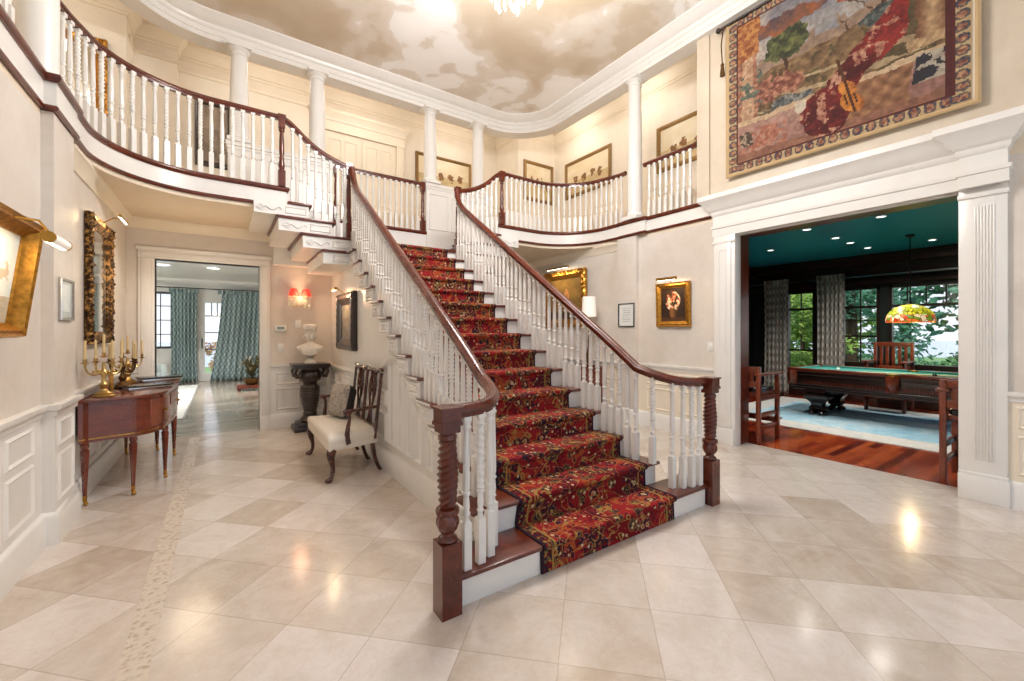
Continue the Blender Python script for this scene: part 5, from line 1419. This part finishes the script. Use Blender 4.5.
def spectator_chair(loc, rz, label, bh=1.02):
    t = thing('spectator_chair', label, 'chair', loc, rz); ah = .90
    # local: faces +X, back at -X
    for sy in (-1, 1):
        o = MB().box(.24, .29, sy*.27-.025, sy*.27+.025, 0, ah).build('leg', M_redwood, t, bevel=.005)
        MB().box(-.29, -.24, sy*.27-.025, sy*.27+.025, 0, bh).build('leg', M_redwood, t, bevel=.005)
        MB().box(-.30, .36, sy*.27-.05, sy*.27+.05, ah, ah + .03).build('arm', M_redwood, t, bevel=.008)
        for z in (.18, .34, .56): MB().box(-.24, .24, sy*.27-.012, sy*.27+.012, z, z + .06).build('side_rail', M_redwood, t, bevel=.003)
    for z in (.22, .55): MB().box(.252, .278, -.245, .245, z, z + .07).build('front_rail', M_redwood, t, bevel=.003)
    MB().box(.29, .42, -.27, .27, .25, .275).build('footrest', M_redwood, t, bevel=.004)
    MB().box(-.245, .27, -.245, .245, .63, .67).build('seat', M_redwood, t, bevel=.005)
    MB().box(-.235, .26, -.235, .235, .67, .73).build('seat_pad', M_black, t, bevel=.02)
    for y in (-.18, -.09, 0, .09, .18): MB().box(-.275, -.258, y-.025, y+.025, .74, bh - .06).build('back_slat', M_redwood, t, bevel=.003)
    for z in (.74, bh - .08): MB().box(-.28, -.25, -.245, .245, z, z + .08).build('back_rail', M_redwood, t, bevel=.004)
    return t
c0 = spectator_chair((6.14, 3.02, 0), 0, 'tall slatted wooden armchair just inside the doorway beside the curtain side')
dup(c0, (6.14, .74, 0), 0, 'tall slatted wooden armchair just inside the doorway beside the fluted pilaster')
spectator_chair((10.35, 2.50, .0125), PI, 'slatted wooden armchair behind the billiard table facing it from the window', 1.27)

# hanging stained glass lamp
def tiffany():
    t = thing('pendant_lamp', 'stained glass dome lamp hanging over the billiard table', 'pendant lamp', (9.15, 1.95, 1.66))
    N = NT('stained_glass'); v = N.coord('Object'); sep = N.n('SeparateXYZ'); N.link(v, sep.inputs[0])
    vo = N.n('TexVoronoi', i_Scale=17.0); N.link(v, vo.inputs['Vector'])
    s3 = N.n('SeparateColor'); N.link(vo.outputs['Color'], s3.inputs[0])
    top = N.ramp(s3.outputs[0], [(0, lin('#a8a81c')), (.4, lin('#d6c52c')), (.7, lin('#e6dc5a')), (.9, lin('#8fa024'))], 'CONSTANT')
    bot = N.ramp(s3.outputs[1], [(0, lin('#d96a2a')), (.35, lin('#f0a860')), (.55, lin('#e8c9a0')), (.7, lin('#6c8a24')), (.85, lin('#b8391c'))], 'CONSTANT')
    col = N.mix(N.math('LESS_THAN', sep.outputs[2], .10), top, bot)
    ed = N.n('TexVoronoi', i_Scale=17.0, feature='DISTANCE_TO_EDGE'); N.link(v, ed.inputs['Vector'])
    col = N.mix(N.math('LESS_THAN', ed.outputs['Distance'], .05), col, lin('#2a2410'))
    N.set(Base_Color=col, Roughness=.3, Emission_Color=col, Emission_Strength=.95)
    pr = [(.296, -.02), (.304, .0), (.30, .04), (.28, .11), (.24, .17), (.18, .22), (.11, .255), (.05, .27), (.012, .275)]
    m = MB().lathe(pr, seg=48, rmod=lambda a, z: 1 + (.015 * cos(12*a) if z < .03 else 0)); m.f = m.f[:-2]
    m.build('glass_shade', N.m, t)
    MB().lathe([(.012, .27), (.05, .275), (.03, .3), (.014, .32), (.009, .34), (.009, 1.34), (.06, 1.37), (.06, 1.395)], seg=16).build('hanging_rod', M_steel, t)
    MB().ball((0, 0, .1), .05, 10, 8).build('bulb', M_glow, t)
    ld = bpy.data.lights.new('pendant_bulb', 'POINT'); ld.energy = 20; ld.color = (1, .75, .4); ld.shadow_soft_size = .05
    o = bpy.data.objects.new('pendant_bulb', ld); C.objects.link(o); o.parent = t; o.location = (0, 0, .02)
tiffany()

def recessed(x, y, z, label, group, e=0, r=.065, spot=True, col=(1, .93, .82)):
    t = thing('recessed_downlight', label, 'ceiling light', (x, y, z - .001), group=group)
    MB().lathe([(r, 0), (r, -.012), (r*.8, -.014), (r*.78, -.004)], seg=20).build('trim_ring', M_white, t); MB().lathe([(r*.78, -.003), (r*.78, -.006)], seg=20).build('lens', M_glowcool, t)
    if e:
        ld = bpy.data.lights.new('downlight', 'SPOT'); ld.energy = e; ld.color = col; ld.spot_size = 2.3; ld.spot_blend = .8; ld.shadow_soft_size = .08
        o = bpy.data.objects.new('downlight', ld); C.objects.link(o); o.parent = t; o.location = (0, 0, -.03)
for k, (x, y, lb) in enumerate(((8.67, 3.84, 'recessed ceiling light at the far corner of the billiard room over the curtains'), (7.35, 2.74, 'recessed ceiling light nearest the doorway head in the billiard room'), (8.42, 2.72, 'recessed ceiling light between the doorway and the table'), (9.1, 2.72, 'recessed ceiling light above the near end of the table'), (9.9, 2.70, 'recessed ceiling light above the window side of the table'), (7.35, 1.86, 'recessed ceiling light by the doorway in line with the lamp rod'), (9.95, 1.84, 'recessed ceiling light just past the lamp rod toward the windows'))):
    recessed(x, y, BC, lb, 'downlights in the teal ceiling', 105, .065, True, (1, .97, .92))

# curtains
def curtain_panel(label, ax, c0, c1, depth_at, z0, z1, mat, waves, amp, group, sweep_in=0.0, rod=None):
    """ax 'y' hangs along Y at x=depth_at ; ax 'x' hangs along X at y=depth_at"""
    mid = (c0 + c1) / 2
    t = thing('curtain', label, 'curtain', (depth_at, mid, z0) if ax == 'y' else (mid, depth_at, z0), group=group)
    W_ = c1 - c0
    def fn(u, v):
        pinch = 1 - .06 * sin(PI * v); s = (u - .5) * W_ * pinch + sweep_in * (1 - v) * (1 - u)
        d = amp * sin(u * waves * 2 * PI + .4 * sin(v * 3)) * (.55 + .45 * (1 - v)) + .012 * sin(u * waves * 5.1)
        return (d, s, v * (z1 - z0)) if ax == 'y' else (s, d, v * (z1 - z0))
    m = MB().grid(waves * 14, 16, fn, lambda u, v: (u * W_ * 1.7, v * (z1 - z0)))
    o = m.build('drape', mat, t, smooth=80); md = o.modifiers.new('thick', 'SOLIDIFY'); md.thickness = .008
    def fh(u, v):
        p = fn(u, .955 + .045 * v); return (p[0] * 1.15 - (.004 if ax == 'y' else 0), p[1] * (1.0 if ax == 'y' else 1.15) , p[2])
    MB().grid(waves * 14, 2, fh, lambda u, v: (u * W_ * 2, v * .1)).build('pleat_heading', mat, t, smooth=80)
curtain_panel('grey patterned curtain at the far end of the billiard room windows', 'y', 4.36, 4.88, BX - .30, .016, 2.69, M_curtgrey, 6, .05, 'billiard room curtains')
curtain_panel('grey patterned curtain hanging between the two narrow billiard room windows', 'y', 3.30, 3.80, BX - .30, .016, 2.70, M_curtgrey, 6, .055, 'billiard room curtains')
tag(MB().tube([(BX - .30, 3.2, 2.725), (BX - .30, 4.96, 2.725)], .014, 10).ball((BX - .30, 4.98, 2.725), .03, 10, 8).ball((BX - .30, 3.18, 2.725), .03, 10, 8).box(BX - .3, BX - .23, 4.2, 4.22, 2.715, 2.735).build('curtain_rod', M_steel, None), 'thin dark curtain rod with ball ends above the grey curtains', 'curtain rod')
curtain_panel('teal patterned curtain between the living room window and glass door', 'x', -1.22, -.62, LY - .28, .01, 2.71, M_curtteal, 7, .06, 'living room curtains')
curtain_panel('wide teal patterned curtain drawn aside right of the glass door', 'x', -.02, 1.5, LY - .28, .01, 2.71, M_curtteal, 12, .065, 'living room curtains', -.3)
tag(MB().tube([(-2.4, LY - .28, 2.735), (1.7, LY - .28, 2.735)], .014, 10).ball((-2.42, LY - .28, 2.735), .03, 8, 6).build('curtain_rod', M_steel, None), 'slim curtain rod carrying the teal living room curtains', 'curtain rod')

# ------------------------------------------------------------------ living room things
t = thing('area_rug', 'pale plain rug on the living room floor beyond the doorway', 'rug', (-2.0, 11.8, -.001))
MB().box(-1.6, 1.42, -2.7, 2.75, .001, .012).build('pile', M_rugpale, t); MB().box(-1.63, 1.45, -2.73, 2.78, .0008, .009).build('binding', plain('rug_binding', '#8e8d88', .9), t)
for x, y, lb in ((-1.12, 12.25, 'oblong recessed light in the living room ceiling near the doorway jamb'), (-.2, 12.25, 'oblong recessed light in the living room ceiling nearer the middle')):
    recessed(x, y, LC, lb, 'living room ceiling lights', 380, .16, True, (1, .98, .95))
M_leafplant = leafmat('dusky_leaves', '#231f12', '#4a4424', '#7d6c36')
def planter():
    t = thing('planter', 'dark leafed plant on a low wooden stand at the far side of the living room', 'plant', (.60, 12.6, -.001))
    MB().box(-.33, .33, -.2, .2, .05, .14).build('wooden_stand', M_redwood, t, bevel=.01)
    for a in (-.27, .27):
        for b in (-.15, .15): MB().box(a-.03, a+.03, b-.03, b+.03, 0, .05).build('foot', M_redwood, t)
    MB().lathe([(.12, .14), (.17, .22), (.18, .30), (.15, .31)], seg=18).build('pot', M_darkgilt, t)
    rr = random.Random(2); m = MB()
    for k in range(46):
        a = rr.uniform(0, 2*PI); l = rr.uniform(.2, .55); h = rr.uniform(.25, .75); w = .035
        q = [Vector((0, 0, .3)), Vector((l*.4*cos(a), l*.4*sin(a), .3 + h*.8)), Vector((l*cos(a), l*sin(a), .3 + h*rr.uniform(.5, .9)))]
        s = Vector((-sin(a), cos(a), 0)) * w
        m.add([q[0], q[1] - s, q[2], q[1] + s], [(0, 1, 2, 3)])
    m.build('leaves', M_leafplant, t, smooth=0)
planter()
def armchair():
    t = thing('upholstered_armchair', 'pale grey armchair by the living room window seen past the candelabra', 'chair', (-1.75, 13.9, .0115), .5)
    m = plain('pale_grey_fabric', '#8f9794', .9)
    MB().box(-.35, .35, -.35, .35, .16, .44).build('seat_cushion', m, t, bevel=.05); MB().box(-.38, .38, .28, .42, .2, 1.05).build('backrest', m, t, bevel=.06)
    for s in (-1, 1): MB().box(s*.4-.07, s*.4+.07, -.35, .38, .16, .64).build('arm', m, t, bevel=.05)
    for a in (-.32, .32):
        for b in (-.3, .34): MB().lathe([(.02, 0), (.028, .16)], (a, b, 0), 8).build('leg', M_darkwood, t)
armchair()

# ------------------------------------------------------------------ garden outside the windows
S(box('ground_lawn', M_lawn, BX + .25, 40, -25, 30, -.35, -.3)); S(box('ground_back_lawn', M_lawn, -20, BX + .2, LY + .25, 26, -.35, -.3))
S(box('water_bay', M_water, -40, 60, 26.2, 90, -.5, -.4)); S(box('water_bay_east', M_water, 40.2, 110, -70, 60, -.5, -.4))
def tree(x, y, h, r, mat, label, cat='tree', name='garden_tree', n=900, lo=.25, ls=.11, seed=0):
    t = thing(name, label, cat, (x, y, -.3), group=None); rr = random.Random(seed)
    MB().tube([(0, 0, 0), (.05, .02, h*.35), (-.03, .05, h*.8)], [.05*h/2+.03, .035*h/2+.02, .01], 8).build('trunk', M_bark, t)
    m = MB(); lumps = [(rr.uniform(-.6, .6)*r, rr.uniform(-.6, .6)*r, h*(lo + (1-lo)*rr.random()), r*rr.uniform(.35, .6)) for _ in range(14)]
    for k in range(n):
        lx, ly, lz, lr = lumps[k % 14]
        th = rr.uniform(0, 2*PI); ph = math.acos(rr.uniform(-1, 1)); q = lr * rr.random() ** .4
        c = Vector((lx + q*sin(ph)*cos(th), ly + q*sin(ph)*sin(th), max(.1, lz + q*cos(ph)*.8)))
        a = Vector((rr.uniform(-1, 1), rr.uniform(-1, 1), rr.uniform(-.6, .6))).normalized() * ls; b = a.orthogonal().normalized() * ls * .55
        m.add([c - a, c + b, c + a, c - b], [(0, 1, 2, 3)])
    m.build('foliage', mat, t, smooth=0, recalc=False)
tree(13.2, 5.0, 2.9, 1.0, M_leafbright, 'bright yellow green shrub outside the narrow billiard room window', 'shrub', 'garden_shrub', 3200, .08, .075, 1)
tree(14.6, 6.6, 5.2, 1.5, M_leafdark, 'tall green tree behind the bright shrub by the narrow window', n=4200, ls=.08, seed=2)
tree(15.5, 4.6, 6.5, 1.8, M_leafteal, 'dark green tree outside the paned middle billiard window', n=5200, lo=.12, ls=.08, seed=3)
tree(21, 4.6, 7.5, 2.8, M_leafteal, 'broad tree on the lawn beyond the wide billiard window', n=3000, lo=.2, ls=.2, seed=4)
tree(24, 1.4, 6.5, 2.6, M_leafdark, 'tree at the far side of the lawn seen over the hanging lamp', n=2600, lo=.25, ls=.2, seed=5)
tree(28, 8.5, 7, 3.5, M_leafbright, 'pale green tree farthest off across the lawn', n=2400, lo=.1, ls=.24, seed=6)
tree(13.8, 2.2, 1.15, 1.0, M_leafdark, 'clipped low bush under the wide billiard window', 'bush', 'garden_bush', 2600, .1, .065, 7)
tree(14.0, .4, 1.3, 1.2, M_leafteal, 'low leafy bush outside near the pilaster side of the window', 'bush', 'garden_bush', 2600, .1, .065, 8)
tree(14.2, 3.6, .95, .9, M_leafteal, 'low bush outside between the middle and wide windows', 'bush', 'garden_bush', 2200, .1, .065, 9)
tree(31, 0, 6, 4.2, M_leafteal, 'far tree at the pilaster end of the wide window view', n=3000, lo=.12, ls=.26, seed=21)
tree(34, 14, 7, 5, M_leafdark, 'distant woodland tree beyond the pale green tree', n=3000, lo=.1, ls=.3, seed=22)
tree(19, 9.5, 6, 2.2, M_leafbright, 'sunlit tree standing past the tall green tree by the narrow window', n=2600, lo=.1, ls=.16, seed=23)
tree(.15, 18.2, 1.25, .8, M_leaforange, 'russet bush outside the living room glass door', 'bush', 'garden_bush', 1000, .1, .08, 10)
tree(-2.2, 18.8, 1.2, .9, M_leaforange, 'reddish bush outside the living room window', 'bush', 'garden_bush', 800, .1, .08, 12)

# ------------------------------------------------------------------ unseen gallery ceiling lights, added to go with the gallery lighting
for x, y, lb in ((.7, 8.0, 'added unseen recessed light over the gallery by the first columns'), (2.35, 8.0, 'added unseen recessed light over the gallery before the double door'), (4.4, 8.0, 'added unseen recessed light over the gallery by the wide painting'), (6.25, 7.0, 'added unseen recessed light over the corner of the gallery'), (6.25, 5.2, 'added unseen recessed light over the gallery behind the tall column'), (-2.2, 7.2, 'added unseen recessed light over the gallery by the gold mirror'), (-2.2, 4.6, 'added unseen recessed light over the gallery behind the near column'), (-2.2, 1.8, 'added unseen recessed light over the gallery nearest the entrance')):
    recessed(x, y, 6.32, lb, 'added gallery downlights', 0)

# ------------------------------------------------------------------ light
def point(name, loc, e, col, r=.15):
    ld = bpy.data.lights.new(name, 'POINT'); ld.energy = e; ld.color = col; ld.shadow_soft_size = r
    o = bpy.data.objects.new(name, ld); C.objects.link(o); o.location = loc; return o
WARM = (1, .85, .68); NEUT = (1, .97, .95)
K = 1.0
for k_ in range(6):
    point('chandelier_bulb', (2.24 + .46 * cos(k_ * PI / 3), 3.22 + .46 * sin(k_ * PI / 3), 4.72), 88 * K, NEUT, .09)
point('living_fill', (-3.3, 10.5, 2.5), 210, (.95, 1, .98), .3)  # added fill light for the living room, no fitting
point('underbalcony_fill', (-.3, 6.5, 2.1), 15, (1, .78, .52), .25)  # warm fill added under the balcony, where no fitting hangs
for x, y in ((.7, 8.0), (2.35, 8.0), (4.4, 8.0), (6.25, 7.0), (6.25, 5.2), (-2.2, 7.2), (-2.2, 4.6), (-2.2, 1.8)):
    point('gallery_fill', (x, y, 5.95), 19 * K, (1, .92, .83), .25)  # added fill lights, free below the gallery ceiling without fittings

w = bpy.data.worlds.new('World'); sc.world = w; w.use_nodes = True; nt = w.node_tree
bg = nt.nodes['Background']; tc = nt.nodes.new('ShaderNodeTexCoord'); sp = nt.nodes.new('ShaderNodeSeparateXYZ'); rp = nt.nodes.new('ShaderNodeValToRGB')
nt.links.new(tc.outputs['Generated'], sp.inputs[0]); nt.links.new(sp.outputs[2], rp.inputs[0]); nt.links.new(rp.outputs[0], bg.inputs[0])
rp.color_ramp.elements[0].position = 0; rp.color_ramp.elements[0].color = (.86, .9, .95, 1); rp.color_ramp.elements[1].position = .6; rp.color_ramp.elements[1].color = (.55, .73, 1, 1)
bg.inputs[1].default_value = 1.5
sl = bpy.data.lights.new('sun', 'SUN'); sl.energy = 2.5; sl.angle = .02; sl.color = (1, .95, .86)
so = bpy.data.objects.new('sun', sl); C.objects.link(so); so.rotation_euler = Vector((.75, .1, -1)).to_track_quat('-Z', 'Y').to_euler()

# ------------------------------------------------------------------ camera
cd = bpy.data.cameras.new('camera'); co = bpy.data.objects.new('camera', cd); C.objects.link(co)
cd.sensor_fit = 'HORIZONTAL'; cd.sensor_width = 36; cd.lens = 420 / 1024 * 36; cd.shift_y = -9.5 / 1024; cd.clip_start = .05; cd.clip_end = 300
co.location = (0, 0, 1.5); co.rotation_euler = (PI/2, 0, -math.radians(34.5)); sc.camera = co
vs = sc.view_settings; vs.view_transform = 'Standard'; vs.look = 'None'; vs.gamma = 1; vs.exposure = -0.22; vs.use_curve_mapping = False
cy = sc.cycles; cy.use_denoising = True; cy.max_bounces = 8; cy.diffuse_bounces = 5; cy.glossy_bounces = 4; cy.transmission_bounces = 6; cy.transparent_max_bounces = 8; cy.sample_clamp_indirect = 6; cy.caustics_reflective = False; cy.caustics_refractive = False
